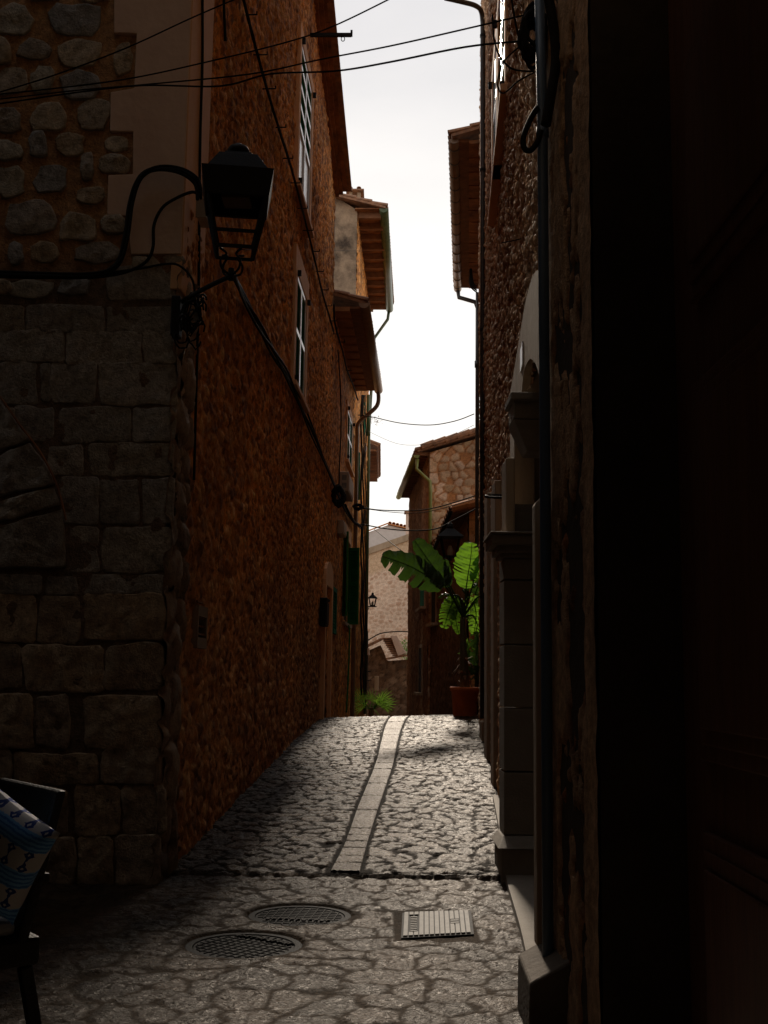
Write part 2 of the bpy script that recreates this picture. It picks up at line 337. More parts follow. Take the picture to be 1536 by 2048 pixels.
def rubble(name, W, za, zb, res, su, sv, parent, pal=PAL_ORANGE, amp=.03, seed=1, holes=(), top=None, lean=0.0, blend=None, k=.0, wob=.02, mat='rubble', fine=0.0):
    """displaced rubble wall sheet between plan points W[0], W[1]; W[2]=+1 faces right of direction"""
    (x0, y0), (x1, y1), sg = W; Lw = math.hypot(x1 - x0, y1 - y0)
    nx, ny = (y1 - y0) / Lw * sg, -(x1 - x0) / Lw * sg
    nu = int(Lw / res) + 1; nv = int((zb - za) / res) + 1
    u, v = np.meshgrid(np.linspace(0, Lw, nu), np.linspace(za, zb, nv))
    wu = u + .09 * (fbm(u * 4, v * 4, seed + 50) - .5); wv = v + .09 * (fbm(u * 4, v * 4, seed + 60) - .5)
    f1, f2, idr, id2 = cells(wu / su, wv / sv, seed)
    q1, q2, qi, qj = cells(wu / (su * 1.4) + 3.3, wv / (sv * 1.3) + 1.7, seed + 2)
    mk = fbm(u * 1.3, v * 1.5, seed + 70, 3) > .52
    f1 = np.where(mk, q1, f1); f2 = np.where(mk, q2, f2); idr = np.where(mk, qi, idr); id2 = np.where(mk, qj, id2)
    st = sstep(.05, .28, f2 - f1) * sstep(.16, .3, id2 + .12)   # a few stones sink into the mortar
    n1 = fbm(u * 14, v * 14, seed + 3, 4) - .5; big = fbm(u * .7, v * .7, seed + 5, 3) - .5
    h = amp * st * (.45 + .8 * id2) * (1 - .35 * np.clip(f1 * 1.6, 0, 1)) + amp * .55 * n1 + big * wob * 2 + fine * (fbm(u * 22, v * 13, seed + 13, 3) - .5)
    h = h - lean * (v - za)
    P = np.stack([x0 + (x1 - x0) * u / Lw + nx * h, y0 + (y1 - y0) * u / Lw + ny * h, v], -1)
    if top is not None:
        tz = top(u / Lw); P[..., 2] = np.minimum(P[..., 2], tz)
    c = mixc(pal['s1'], pal['s2'], sstep(.2, .7, idr)); c = c * (1 - sstep(.78, .85, idr))[..., None] + np.asarray(pal['s3']) * sstep(.78, .85, idr)[..., None]
    c = np.asarray(pal['mortar']) * (1 - st)[..., None] + c * st[..., None]
    c = c * (.45 + 1.1 * fbm(u * 1.1, v * .8, seed + 9, 5))[..., None] * (.8 + .4 * fbm(u * 9, v * 9, seed + 19, 3))[..., None] * (1 - .6 * sstep(.08, .0, f2 - f1) * (1 - st))[..., None]
    if blend is not None: c = blend(c, u, v)
    tint = np.concatenate([np.clip(c, 0, 1), st[..., None]], -1)
    uc = (u[:-1, :-1] + u[1:, 1:]) / 2; vc = (v[:-1, :-1] + v[1:, 1:]) / 2
    keep = np.ones(uc.shape, bool)
    for (a, b, c0, c1) in holes: keep &= ~((uc > a) & (uc < b) & (vc > c0) & (vc < c1))
    if top is not None: keep &= vc < top(uc / Lw) + res
    return grid_mesh(name, P, tint, keep, M[mat], parent)
def frame(W):
    """local (u along wall, n out from wall, z) -> world"""
    (x0, y0), (x1, y1), sg = W; Lw = math.hypot(x1 - x0, y1 - y0); ux, uy = (x1 - x0) / Lw, (y1 - y0) / Lw; nx, ny = uy * sg, -ux * sg
    return lambda u, n, z: Vector((x0 + ux * u + nx * n, y0 + uy * u + ny * n, z))
def upos(p, W):
    (x0, y0), (x1, y1), sg = W; Lw = math.hypot(x1 - x0, y1 - y0)
    return ((p[0] - x0) * (x1 - x0) + (p[1] - y0) * (y1 - y0)) / Lw
def tiles(mb, P0, along, down, nrow, rad=.09, step=.3):
    """barrel tiles: P0 upper corner, 'along' the eave, 'down' the slope"""
    P0 = Vector(P0); along = Vector(along); down = Vector(down); nt_ = max(1, int(along.length / (rad * 2.2))); a = along / nt_
    nrm = a.cross(down).normalized()
    if nrm.z < 0: nrm = -nrm
    ns = max(1, int(down.length / step)); dd = down / ns
    for i in range(nt_):
        for j in range(ns):
            rj = random.uniform(-.008, .008)
            c0 = P0 + a * (i + .5) + dd * (j - .05) + nrm * (.012 + rj); c1 = P0 + a * (i + .5) + dd * (j + 1.08) + nrm * (.035 + rj)
            vs = []; K = 7; an = a.normalized()
            for c_, r_ in ((c0, rad * .9), (c1, rad * 1.08)):
                for k in range(K):
                    t = math.pi * k / (K - 1); vs.append(c_ + an * (-math.cos(t)) * r_ + nrm * math.sin(t) * r_ * .8)
                for k in range(K):
                    t = math.pi * (K - 1 - k) / (K - 1); vs.append(c_ + an * (-math.cos(t)) * (r_ - .016) + nrm * (math.sin(t) * r_ * .8 - .016))
            n2 = 2 * K; fs = [(k, (k + 1) % n2, n2 + (k + 1) % n2, n2 + k) for k in range(n2)] + [tuple(range(n2 - 1, -1, -1)), tuple(range(n2, 2 * n2))]
            mb.add(vs, fs)
    # underlay slab
    mb.hexa([P0 - nrm * .05, P0 + along - nrm * .05, P0 + along + down - nrm * .05, P0 + down - nrm * .05, P0 + nrm * .0, P0 + along, P0 + along + down, P0 + down])
    return mb
def gutter(mb, p, q, r, n=10):
    p = Vector(p); q = Vector(q); d = (q - p).normalized(); s_ = d.cross(Vector((0, 0, 1))).normalized(); vs = []
    for e in (p, q):
        for k in range(n + 1):
            t = math.pi + math.pi * k / n; vs.append(e + s_ * math.cos(t) * r + Vector((0, 0, 1)) * math.sin(t) * r)
        for k in range(n, -1, -1):
            t = math.pi + math.pi * k / n; vs.append(e + s_ * math.cos(t) * (r - .008) + Vector((0, 0, 1)) * math.sin(t) * (r - .008))
    N = 2 * (n + 1)
    mb.add(vs, [(k, (k + 1) % N, N + (k + 1) % N, N + k) for k in range(N)] + [tuple(range(N)), tuple(range(2 * N - 1, N - 1, -1))])
    # end caps
    for e in (p, q):
        for o_ in (0,):
            mb.add([e + s_ * math.cos(math.pi + math.pi * k / n) * r * .98 + Vector((0, 0, 1)) * math.sin(math.pi + math.pi * k / n) * r * .98 + d * o_ for k in range(n + 1)], [tuple(range(n + 1))])
    return mb
# ================================================================= SETTING
# plan lines of the alley (x, y); third value: side the face looks to
WA = ((-1.445, 7.65), (-.967, 19.6), 1)                 # left corner house, alley side
WB = ((-.967, 19.6), (-.731, 25.5), 1)
WC = ((-.74, 25.75), (-.52, 32.7), 1)
WD = ((-.62, 33.2), (-.62, 45.0), 1)
WR = ((.8295, 4.9), (1.55, 18.0), -1)                    # right house
WH = ((1.60, 18.0), (2.25, 25.4), -1)
WF = ((1.25, 31.0), (.88, 39.0), -1)
# ---- ground
def gpix(px, py):
    d = ray(px, py); s = 1.0
    y = 8.
    for _ in range(60):
        t = y / d.y; x = d.x * t; zt = EYE + d.z * t
        err = zt - g(x, y); y += err / max(.02, -(d.z / d.y)+.064) * .6 if True else 0
    return Vector((d.x * y / d.y, y, g(d.x * y / d.y, y)))
edge = [(655, 720, 1754), (687, 735, 1690), (714, 758, 1616), (749, 787, 1530), (761, 796, 1485), (770, 806, 1452), (783, 820, 1434)]
SL = spline([gpix(a, y) for a, b, y in edge], 8); SR = spline([gpix(b, y) for a, b, y in edge], 8)
SL.append(SL[-1] + (SL[-1] - SL[-3]) * 1.5); SR.append(SR[-1] + (SR[-1] - SR[-3]) * 1.5)
S_Y = np.array([p.y for p in SL]); S_L = np.array([p.x for p in SL]); S_R = np.array([p.x for p in SR])
def ground():
    res = .016
    xs = np.arange(-2.9, 2.4, res); ys = np.concatenate([np.arange(3.6, 9.5, res), np.arange(9.5, 22, .022)])
    x, y = np.meshgrid(xs, ys)
    z0 = gz(x, y)
    wu = x + .10 * (fbm(x * 3, y * 3, 70) - .5) * 2 + .05 * (fbm(x * 13, y * 13, 72) - .5); wv = y + .10 * (fbm(x * 3 + 9, y * 3, 71) - .5) * 2 + .05 * (fbm(x * 13, y * 13, 73) - .5)
    sc = np.where(y < 7.9, .27, .215)
    f1a, f2a, ia, ja = cells(wu / .215, wv / .22, 5, .45); f1b, f2b, ib, jb = cells(wu / .175, wv / .165, 11, .45)
    lo = y < 7.9
    f1 = np.where(lo, f1a, f1b); f2 = np.where(lo, f2a, f2b); idr = np.where(lo, ia, ib); id2 = np.where(lo, ja, jb)
    st = sstep(np.where(lo, .02, .06), np.where(lo, .19, .17), f2 - f1 + .12 * (fbm(x * 25, y * 25, 81) - .5))
    n = fbm(x * 22, y * 22, 80, 4) - .5; n2 = fbm(x * 52, y * 46, 83, 3) - .5
    sl_ = np.interp(y, S_Y, S_L); sr_ = np.interp(y, S_Y, S_R); wd = .004 + .045 * fbm(x * 9, y * 9, 86)
    st = st * (1 - ((x > sl_ - wd) & (x < sr_ + wd) & (y > 7.9)) * 1.0)
    bed = np.zeros(x.shape, bool)
    for mx_, my_, mr_ in ((600, 1828, .298), (488, 1887, .30)):
        q_ = gpix(mx_, my_); dd_ = np.hypot(x - q_.x, y - q_.y); st = st * sstep(mr_ * 1.02, mr_ * 1.12 + .02 * fbm(x * 9, y * 9, 88), dd_); bed |= dd_ < mr_ * 1.0
    pq = [gpix(805, 1829), gpix(942, 1825), gpix(948, 1872), gpix(802, 1880)]
    ins = (x > pq[3].x - .04) & (x < pq[2].x + .03) & (y > pq[3].y - .05) & (y < pq[1].y + .04); st = np.where(ins, 0, st)
    am = np.where(lo, .005, .013)
    h = am * st * (.6 + .5 * id2) + st * n * np.where(lo, .024, .018) + st * n2 * .018 + (1 - st) * n * .006
    # tilt of each stone
    h = h + st * .009 * ((idr - .5) * np.sin(wu * 20) + (id2 - .5) * np.sin(wv * 18))
    # groove at the joint between square and ramp
    yj = 7.93 + .03 * (x + .3)
    h = h - .014 * np.exp(-((y - yj) / .016) ** 2) * (x > -1.5)
    h = np.where(bed, -.02, h)
    P = np.stack([x, y, z0 + h], -1)
    mort = np.where(lo[..., None], np.array((.046, .030, .018)), np.array((.011, .008, .006)))
    c = mixc((.074, .044, .024), (.032, .019, .011), sstep(.15, .85, idr)); c = np.where(lo[..., None], c * .80, c)
    c = mort * (1 - st[..., None]) + c * st[..., None]; c = c * (.5 + 1.0 * fbm(x * 1.6, y * 1.6, 90, 5))[..., None] * (.55 + .9 * fbm(x * 38, y * 38, 94, 3))[..., None]
    tint = np.concatenate([np.clip(c, 0, 1), st[..., None]], -1)
    o = grid_mesh('cobbled_road', P, tint, np.ones((P.shape[0] - 1, P.shape[1] - 1), bool), M['cobble'])
    tag(o, kind='structure')
ground()
def far_ground():
    xs = np.concatenate([np.linspace(-400, -3, 30), np.linspace(-2.88, 2.38, 30), np.linspace(3, 400, 30)])
    ys = np.concatenate([np.linspace(-400, 3.5, 40), np.linspace(3.7, 24, 60), np.linspace(25, 60, 30), np.linspace(80, 900, 20)])
    x, y = np.meshgrid(xs, ys); z = gz(x, y) - .045
    P = np.stack([x, y, z], -1); t = np.zeros(x.shape + (4,)); t[..., :3] = (.15, .12, .09)
    tag(grid_mesh('ground', P, t, np.ones((len(ys) - 1, len(xs) - 1), bool), M['cobble']), kind='structure')
    xs = np.linspace(-2.5, 2.5, 60); ys = np.linspace(21.9, 46, 400); x, y = np.meshgrid(xs, ys)
    f1, f2, i, j = cells(x / .2, y / .2, 5); st = sstep(.05, .2, f2 - f1)
    t = np.concatenate([mixc((.02, .015, .01), (.10, .07, .05), st), st[..., None]], -1)
    tag(grid_mesh('road', np.stack([x, y, gz(x, y) + .01 * st - .005], -1), t, np.ones((399, 59), bool), M['cobble']), kind='structure')
far_ground()
# ---- slab strip down the middle of the ramp
def strip():
    ys, lx, rx = S_Y, S_L, S_R
    y = 7.98; rng = random.Random(4); k = 0
    V = []; T = []; 
    nu = 22
    rows = []; tin = []
    yy = np.arange(7.98, 20.3, .016)
    joints = []; q = 7.98
    while q < 20.5:
        q += rng.uniform(.30, .85) if q > 9.2 else rng.uniform(.22, .34); joints.append(q)
    joints = np.array(joints)
    uu, Y = np.meshgrid(np.linspace(0, 1, nu), yy)
    X = np.interp(Y, ys, lx) * (1 - uu) + np.interp(Y, ys, rx) * uu
    dj = np.min(np.abs(Y[..., None] - joints), -1); ji = np.searchsorted(joints, Y)
    edge_ = np.minimum(uu, 1 - uu)
    h = .010 + .014 * (fbm(X * 46, Y * 46, 7, 3) - .5) - .022 * np.exp(-(dj / .012) ** 2) - .05 * (edge_ < .01) + .006 * (hsh(ji * 1.0, ji * 0.0, 3) - .5)
    P = np.stack([X, Y, gz(X, Y) + h], -1)
    c = mixc((.17, .13, .098), (.115, .087, .064), hsh(ji * 1., ji * 0., 9)); c = c * (1 - .7 * np.exp(-(dj / .014) ** 2))[..., None] * (.8 + .4 * fbm(X * 3, Y * 3, 44))[..., None]
    t = np.concatenate([c, np.full(Y.shape + (1,), 1.)], -1)
    tag(grid_mesh('paving_strip', P, t, np.ones((len(yy) - 1, nu - 1), bool), M['cobble']), kind='structure')
strip()
# ---- kerb pavement on the right, in front of the portal
def pavement():
    edge = [gpix(985, 1600), gpix(1003, 1700), gpix(1008, 1750), gpix(1022, 1810), gpix(1040, 1875), gpix(1058, 1960), gpix(1080, 2048)]
    edge = [Vector((e.x, e.y, 0)) for e in edge]
    mb = MB(); edge.append(edge[-1] + (edge[-1] - edge[-2]) * 4)
    pts = spline(edge, 4)
    vs = []; fs = []
    for i, p in enumerate(pts):
        z = g(p.x, p.y)
        vs += [(p.x, p.y, z - .05), (p.x + .004, p.y, z + .045), (p.x + .9, p.y, z + .055), (p.x + .9, p.y, z - .05)]
    for i in range(len(pts) - 1):
        a = 4 * i; b = a + 4
        for k in range(4): fs.append((a + k, a + (k + 1) % 4, b + (k + 1) % 4, b + k))
    mb.add(vs, fs); o = mb.build('pavement', M['greystone']); tag(o, kind='structure')
    jb = MB()
pavement()
# ================================================================= LEFT CORNER HOUSE
HA = empty('corner_house', (-1.445, 7.65, 0), 'tall corner house of orange rubble with plastered quoins and grey ashlar base, left', 'house')
WALL_Y = 7.55
frA = frame(WA)
def rake(u):   # roof line along the alley side, climbs towards the camera
    return 1.35 + 8.58 + (19.6 - (7.65 + u * 11.95)) * .243
def winrect(px0, py0, px1, py1, W):
    a = onwall(px0, py0, W, .03); b = onwall(px1, py1, W, .03)
    return a, b
def shutter_window(W, u0, u1, z0, z1, sw, house, rows, cols=2, lower=0.0, sillz=.07, top_extra=0.0, label=None):
    fr = frame(W)
    win = MB()
    # plaster surround
    win.box((u0 - sw, -.05, z0 - .02), (u0, .055, z1 + sw + top_extra), fr).box((u1, -.05, z0 - .02), (u1 + sw, .055, z1 + sw + top_extra), fr).box((u0 + .001, -.05, z1), (u1 - .001, .055, z1 + sw + top_extra), fr)
    o = win.build('window', M['surround'], house, bevel=.006)
    MB().box((u0 - sw - .04, -.05, z0 - .02 - sillz), (u1 + sw + .04, .10, z0 - .022), fr).build('sill', M['surround'], o, bevel=.008)
    cw = (u1 - u0) / cols
    for c in range(cols):
        f = MB(); lo = MB(); pan = MB()
        a = u0 + c * cw + .004; b = u0 + (c + 1) * cw - .004
        f.box((a, .0, z0), (a + .042, .045, z1), fr).box((b - .042, .0, z0), (b, .045, z1), fr)
        zz0 = z0 + (z1 - z0) * lower
        for r in range(rows + 1):
            z = zz0 + (z1 - zz0 - .07) * r / rows; f.box((a + .042, .001, z), (b - .042, .044, z + .07), fr)
        if lower: f.box((a + .06, .001, z0), (b - .06, .044, z0 + .09), fr); pan.box((a + .06, .012, z0 + .09), (b - .06, .022, zz0), fr)
        z = zz0 + .02
        while z < z1 - .05:
            n = z + .035
            lo.hexa([fr(a + .042, .030, z), fr(b - .042, .030, z), fr(b - .042, .008, n), fr(a + .042, .008, n), fr(a + .042, .036, z + .004), fr(b - .042, .036, z + .004), fr(b - .042, .014, n + .004), fr(a + .042, .014, n + .004)]); z += .035
        sh = f.build('shutter', M['white'], house, bevel=.003)
        if label: sh['label'] = label
        lo.build('louvres', M['green_dark'], sh)
        if lower: pan.build('panel', M['white'], sh)
    hb = MB()
    for uu, zz in ((u0 - .03, z1 - .02), (u0 - .03, z0 + .05), (u1 + .03, z1 - .02)): MB().box((uu - .02, .055, zz - .035), (uu + .02, .10, zz + .035), fr).build('hinge', M['iron'], o)
    MB().box((u0 - .01, -.04, z0 - .01), (u1 + .01, -.02, z1 + .01), fr).build('window_back', M['dark'], house)
    return o
def wr(W, xn, yt, yb, xf, yref):
    """pixel rectangle -> (u0,u1,z0,z1): near edge x/top y/bottom y, far edge x at yref"""
    a = onwall(xn, yt, W, .04); b = onwall(xn - (0), yb, W, .04); c = onwall(xf, yref, W, .04)
    return upos(a, W), upos(c, W), b.z, a.z
holesA = []
u0, u1, z0, z1 = wr(WA, 603, 82, 390, 622, 250); z0 = onwall(599, 385, WA, .04).z
W1 = (u0, u1, z0, z1); holesA.append((u0 - .02, u1 + .02, z0, z1))
u0, u1, z0, z1 = wr(WA, 594, 545, 760, 611, 650); z0 = onwall(587, 762, WA, .04).z
W2 = (u0, u1, z0, z1); holesA.append((u0 - .02, u1 + .02, z0, z1))
dA = (upos(onwall(646, 1300, WA, .03), WA), upos(onwall(657.5, 1300, WA, .03), WA))
dz0 = g(-1, 16.8); dz1 = onwall(649, 1172, WA, .03).z
holesA.append((dA[0], dA[1], dz0, dz1))
gr_ = [upos(onwall(391, 1250, WA, .02), WA), upos(onwall(407, 1250, WA, .02), WA), onwall(398, 1297, WA, .02).z, onwall(398, 1212, WA, .02).z]
holesA.append((gr_[0], gr_[1], gr_[2] + .01, gr_[3] - .01))
print('W1', W1, 'W2', W2, 'door', dA, dz0, dz1, 'vent', gr_)
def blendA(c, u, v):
    # lower courses near the corner are greyer and slightly darker stone
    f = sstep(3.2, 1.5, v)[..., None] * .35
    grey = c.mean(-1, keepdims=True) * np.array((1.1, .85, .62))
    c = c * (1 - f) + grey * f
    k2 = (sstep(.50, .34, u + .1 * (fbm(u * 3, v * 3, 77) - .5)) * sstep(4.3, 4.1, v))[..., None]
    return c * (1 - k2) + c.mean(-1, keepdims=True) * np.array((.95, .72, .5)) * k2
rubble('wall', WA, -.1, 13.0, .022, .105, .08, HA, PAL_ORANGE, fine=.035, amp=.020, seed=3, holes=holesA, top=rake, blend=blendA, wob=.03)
# solid core behind
mb = MB()
xe, ye = WA[1][0], WA[1][1]
mb.add([(-1.60, 7.80, -.2), (xe - .17, ye - .02, -.2), (-9, ye - .02, -.2), (-9, 7.80, -.2), (-1.60, 7.80, 1.35 + 8.58 + 11.8 * .243), (xe - .17, ye - .02, 9.9), (-9, ye - .02, 9.9), (-9, 7.80, 1.35 + 8.58 + 11.8 * .243)],
       [(0, 3, 2, 1), (4, 5, 6, 7), (0, 1, 5, 4), (1, 2, 6, 5), (2, 3, 7, 6), (3, 0, 4, 7)])
mb.build('wall', M['plainwall'], HA)
MB().box((xe - 8, ye - .05, -.2), (xe + .005, ye, 9.95)).build('gable_wall', M['plainwall'], HA)
shutter_window(WA, *W1, .17, HA, 4, lower=.42, label='white framed shutter with green louvres above white panels')
shutter_window(WA, *W2, .20, HA, 2, top_extra=.12, label='white framed shutter with dark louvres')
# roof rake : stacked tile courses
rk = MB(); ed = MB()
rng = random.Random(2)
n = 34
for i in range(n):
    ua = 11.95 * i / n; ub = 11.95 * (i + 1) / n; za = rake(ua / 11.95); zb = rake(ub / 11.95)
    for k in range(3):
        o0 = .07 * (k + 1) + rng.uniform(-.016, .016); zk = .055 * k + rng.uniform(-.008, .008)
        rk.hexa([frA(ua + .006, -.2, za + zk), frA(ub - .006, -.2, zb + zk), frA(ub - .006, o0, zb + zk), frA(ua + .006, o0, za + zk),
                 frA(ua + .006, -.2, za + zk + .05), frA(ub - .006, -.2, zb + zk + .05), frA(ub - .006, o0, zb + zk + .05), frA(ua + .006, o0, za + zk + .05)])
rk.build('eave_course', M['brickish'], HA)
tl = MB(); tiles(tl, frA(0, .30, rake(0) + .17), frA(0, -8, 0) - frA(0, 0, 0), frA(11.98, 0, rake(1)) - frA(0, 0, rake(0)), 1, .095, .34)
tl.build('roof', M['tile'], HA)
# door surround, door, steps
du0, du1 = dA
dd = MB(); sw = .17
lz = onwall(645, 1112, WA, .03).z
arch = []
dd.box((du0 - sw, -.1, dz0 - .1), (du0, .075, dz1 + .02), frA).box((du1, -.1, dz0 - .1), (du1 + sw, .075, dz1 + .02), frA)
pts = [frA(du0 - sw, .075, dz1 + .02)]
for k in range(9):
    t = math.pi * k / 8; pts.append(frA((du0 + du1) / 2 - (du1 - du0 + 2 * sw) / 2 * math.cos(t), .075, dz1 + .1 + (lz - dz1 - .1) * math.sin(t) ** .7))
pts.append(frA(du1 + sw, .075, dz1 + .02))
dd.prism(pts, frA(0, -.17, 0) - frA(0, 0, 0))
do = MB().box((du0, -.16, dz0), (du1, -.11, dz1 + .02), frA).build('door', M['wood2'], HA)
dd.build('door_surround', M['surround'], HA, bevel=.006)
MB().box((du0 - .1, -.12, dz0 - .12), (du1 + .1, .10, dz0 + .06), frA).build('doorstep', M['beige'], HA, bevel=.01)
mb = MB()
for k in range(5): mb.box((du0 + .08, -.11, dz0 + .12 + k * .38), (du1 - .08, -.098, dz0 + .44 + k * .38), frA)
mb.build('door_panel', M['wood2'], do)
# vent grille low on the wall
vg = MB(); a, b, c, d = gr_
vg.box((a - .03, -.06, c), (a, .045, d), frA).box((b, -.06, c), (b + .03, .045, d), frA).box((a, -.06, d - .08), (b, .045, d), frA).box((a, -.06, c), (b, .045, c + .08), frA)
v = vg.build('vent', M['plainwall'], HA)
mb = MB()
for k in range(5): mb.box((a, .0, c + .1 + k * .06), (b, .03, c + .115 + k * .06), frA)
mb.build('slats', M['timber'], v); MB().box((a - .01, -.08, c), (b + .01, -.06, d), frA).build('vent_back', M['dark'], HA)
# plaster quoin wrapping the corner
def quoin():
    Yf = WALL_Y - .03
    tops = [(228, -40), (228, 65), (273, 67), (268, 176), (221, 184), (220, 262), (266, 263), (265, 348), (216, 350), (214, 428), (255, 432), (262, 508), (368, 508)]
    right = [(368, 508), (388, -40)]
    out = [atY(px, py, Yf) for px, py in tops]; out[-1].x = -1.43
    out.append(Vector((-1.43, Yf, out[0].z + 3))); out.insert(0, Vector((out[0].x, Yf, out[0].z + 3)))
    mb = MB().prism(out, (0, .12, 0))
    zb = out[-2].z
    zb = atY(368, 508, Yf).z
    mb2 = MB()
    # return on the alley side
    mb2.box((-.12, -.05, zb - .25), (.62, .03, 14.0), frA)
    a = mb.build('quoin', M['plaster'], HA, bevel=.006, label='pale plastered quoin with toothed edge')
    mb2.build('quoin_return', M['surround'], HA, bevel=.006)
quoin()
# upper rubble of the front: individual stones bedded in mortar
def displaced_stone(mb_list, outline, Y, depth, seed, col, rnd=True):
    """outline: list of (x,z); builds a domed, roughened stone; appended to arrays"""
    mb_list.append((outline, Y, depth, seed, col))
def build_stones(name, stones, mat, parent, res=.03):
    V = []; Fc = []; T = []
    for outline, Y, depth, seed, col in stones:
        cx = sum(p[0] for p in outline) / len(outline); cz = sum(p[1] for p in outline) / len(outline)
        # resample outline with noise
        pts = []
        n = len(outline)
        for i in range(n):
            a = outline[i]; b = outline[(i + 1) % n]; L_ = math.hypot(b[0] - a[0], b[1] - a[1]); k = max(1, int(L_ / res))
            for j in range(k): t = j / k; pts.append((a[0] + (b[0] - a[0]) * t, a[1] + (b[1] - a[1]) * t))
        pts = np.array(pts)
        nn = len(pts)
        nz = fbm(pts[:, 0] * 7 + seed * 3.1, pts[:, 1] * 7, seed % 90, 3) - .5
        d = pts - np.array((cx, cz)); ln = np.hypot(d[:, 0], d[:, 1])[:, None] + 1e-6
        pts = pts + d / ln * nz[:, None] * .05
        rings = [(1.0, 0.0), (.992, .7), (.975, .93), (.93, 1.0), (.75, 1.03), (.6, 1.05), (.45, 1.05), (.3, 1.05), (.15, 1.05)]
        base = len(V)
        for rr, hh in rings:
            q = np.array((cx, cz)) + (pts - np.array((cx, cz))) * rr
            rough = (fbm(q[:, 0] * 11 + seed, q[:, 1] * 11, 5, 4) - .5) * depth * 1.1 * (hh > .3) + (fbm(q[:, 0] * 3.3, q[:, 1] * 3.3 + seed, 8, 2) - .5) * depth * .8 * (hh > .3)
            for i in range(nn): V.append((q[i, 0], Y - depth * hh - rough[i], q[i, 1]))
            for i in range(nn): T.append((*[c_ * (.75 + .5 * float(nz[i] + .5)) for c_ in col], 1))
        V.append((cx, Y - depth * 1.05, cz)); T.append((*col, 1)); ce = len(V) - 1
        for r_ in range(len(rings) - 1):
            for i in range(nn):
                j = (i + 1) % nn; Fc.append((base + r_ * nn + i, base + r_ * nn + j, base + (r_ + 1) * nn + j, base + (r_ + 1) * nn + i))
        l = base + (len(rings) - 1) * nn
        for i in range(nn): Fc.append((l + i, l + (i + 1) % nn, ce))
    me = bpy.data.meshes.new(name); me.from_pydata(V, [], Fc); me.update()
    ca = me.color_attributes.new('tint', 'FLOAT_COLOR', 'POINT'); ca.data.foreach_set('color', np.array(T, np.float32).reshape(-1))
    import bmesh
    bm = bmesh.new(); bm.from_mesh(me); bmesh.ops.recalc_face_normals(bm, faces=bm.faces); bm.to_mesh(me); bm.free()
    return link(name, me, mat, parent, True)
rngS = random.Random(11)
def px_out(pts, Y): return [(lambda v: (v.x, v.z))(atY(a, b, Y)) for a, b in pts]
def rrect(x0, y0, x1, y1, r=8, jit=3):
    j = lambda: rngS.uniform(-jit, jit)
    return [(x0 + r, y0 + j()), (x1 - r, y0 + j()), (x1 + j() * .5, y0 + r), (x1 + j() * .5, y1 - r), (x1 - r, y1 + j()), (x0 + r, y1 + j()), (x0 + j() * .5, y1 - r), (x0 + j() * .5, y0 + r)]
def blob(cx, cy, w_, h_, p=2.6):
    o = []
    for k in range(11):
        t = 2 * math.pi * (k + rngS.uniform(-.25, .25)) / 11; c_, s_ = math.cos(t), math.sin(t); rr = rngS.uniform(.84, 1.12)
        o.append((cx + w_ / 2 * rr * math.copysign(abs(c_) ** (2 / p), c_), cy + h_ / 2 * rr * math.copysign(abs(s_) ** (2 / p), s_)))
    return o
up_st = []
upl = [(30, 42, 86, 66), (155, 42, 110, 70), (5, 105, 40, 60), (70, 103, 72, 46), (160, 108, 84, 56), (22, 165, 62, 60), (88, 162, 54, 58), (163, 172, 84, 56), (248, 120, 36, 66), (15, 244, 62, 56), (98, 236, 78, 58), (189, 232, 62, 66),
       (18, 304, 60, 46), (78, 292, 40, 50), (142, 290, 62, 50), (176, 338, 30, 56), (235, 290, 50, 34), (228, 330, 60, 36), (22, 366, 62, 72), (104, 358, 68, 58), (184, 393, 56, 40), (57, 436, 104, 72), (157, 456, 84, 58), (230, 452, 46, 42),
       (-12, 510, 30, 44), (36, 510, 34, 46), (92, 507, 58, 46), (196, 508, 92, 46), (290, 527, 60, 28), (350, 519, 44, 18), (60, 578, 95, 36), (150, 575, 62, 36), (5, 575, 40, 30), (88, -8, 70, 30), (190, -10, 60, 30), (-60, 100, 80, 60), (-70, 180, 90, 60), (-60, 250, 70, 60), (-60, 320, 70, 60), (-60, 400, 80, 70), (-70, 500, 70, 60)]
cols = [(.42, .37, .29), (.38, .31, .23), (.47, .38, .27), (.33, .28, .23), (.43, .33, .22), (.30, .28, .26)]
for i, (cx, cy, ww, hh) in enumerate(upl):
    up_st.append((px_out(blob(cx, cy, ww, hh, 3.0 if i % 3 else 2.4), WALL_Y), WALL_Y + .005, rngS.uniform(.022, .038), 100 + i, cols[(i * 5) % 6]))
build_stones('rubble_stones', up_st, M['ashlar'], HA)
# mortar bed sheet of the front wall
WFR = ((-3.2, WALL_Y), (-1.435, WALL_Y), 1)
def mortar_front():
    xs = np.arange(-3.4, -1.44, .02); zs = np.arange(-.1, 14, .02); x, z = np.meshgrid(xs, zs)
    h = (fbm(x * 6, z * 6, 31, 4) - .5) * .03
    P = np.stack([x, WALL_Y - h, z], -1)
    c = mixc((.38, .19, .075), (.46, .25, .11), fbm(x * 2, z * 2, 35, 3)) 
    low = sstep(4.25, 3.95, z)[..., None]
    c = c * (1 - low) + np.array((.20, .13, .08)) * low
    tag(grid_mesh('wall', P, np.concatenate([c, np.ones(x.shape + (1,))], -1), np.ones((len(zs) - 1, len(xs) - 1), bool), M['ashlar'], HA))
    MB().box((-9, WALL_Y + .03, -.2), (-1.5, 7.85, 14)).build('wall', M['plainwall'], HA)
mortar_front()
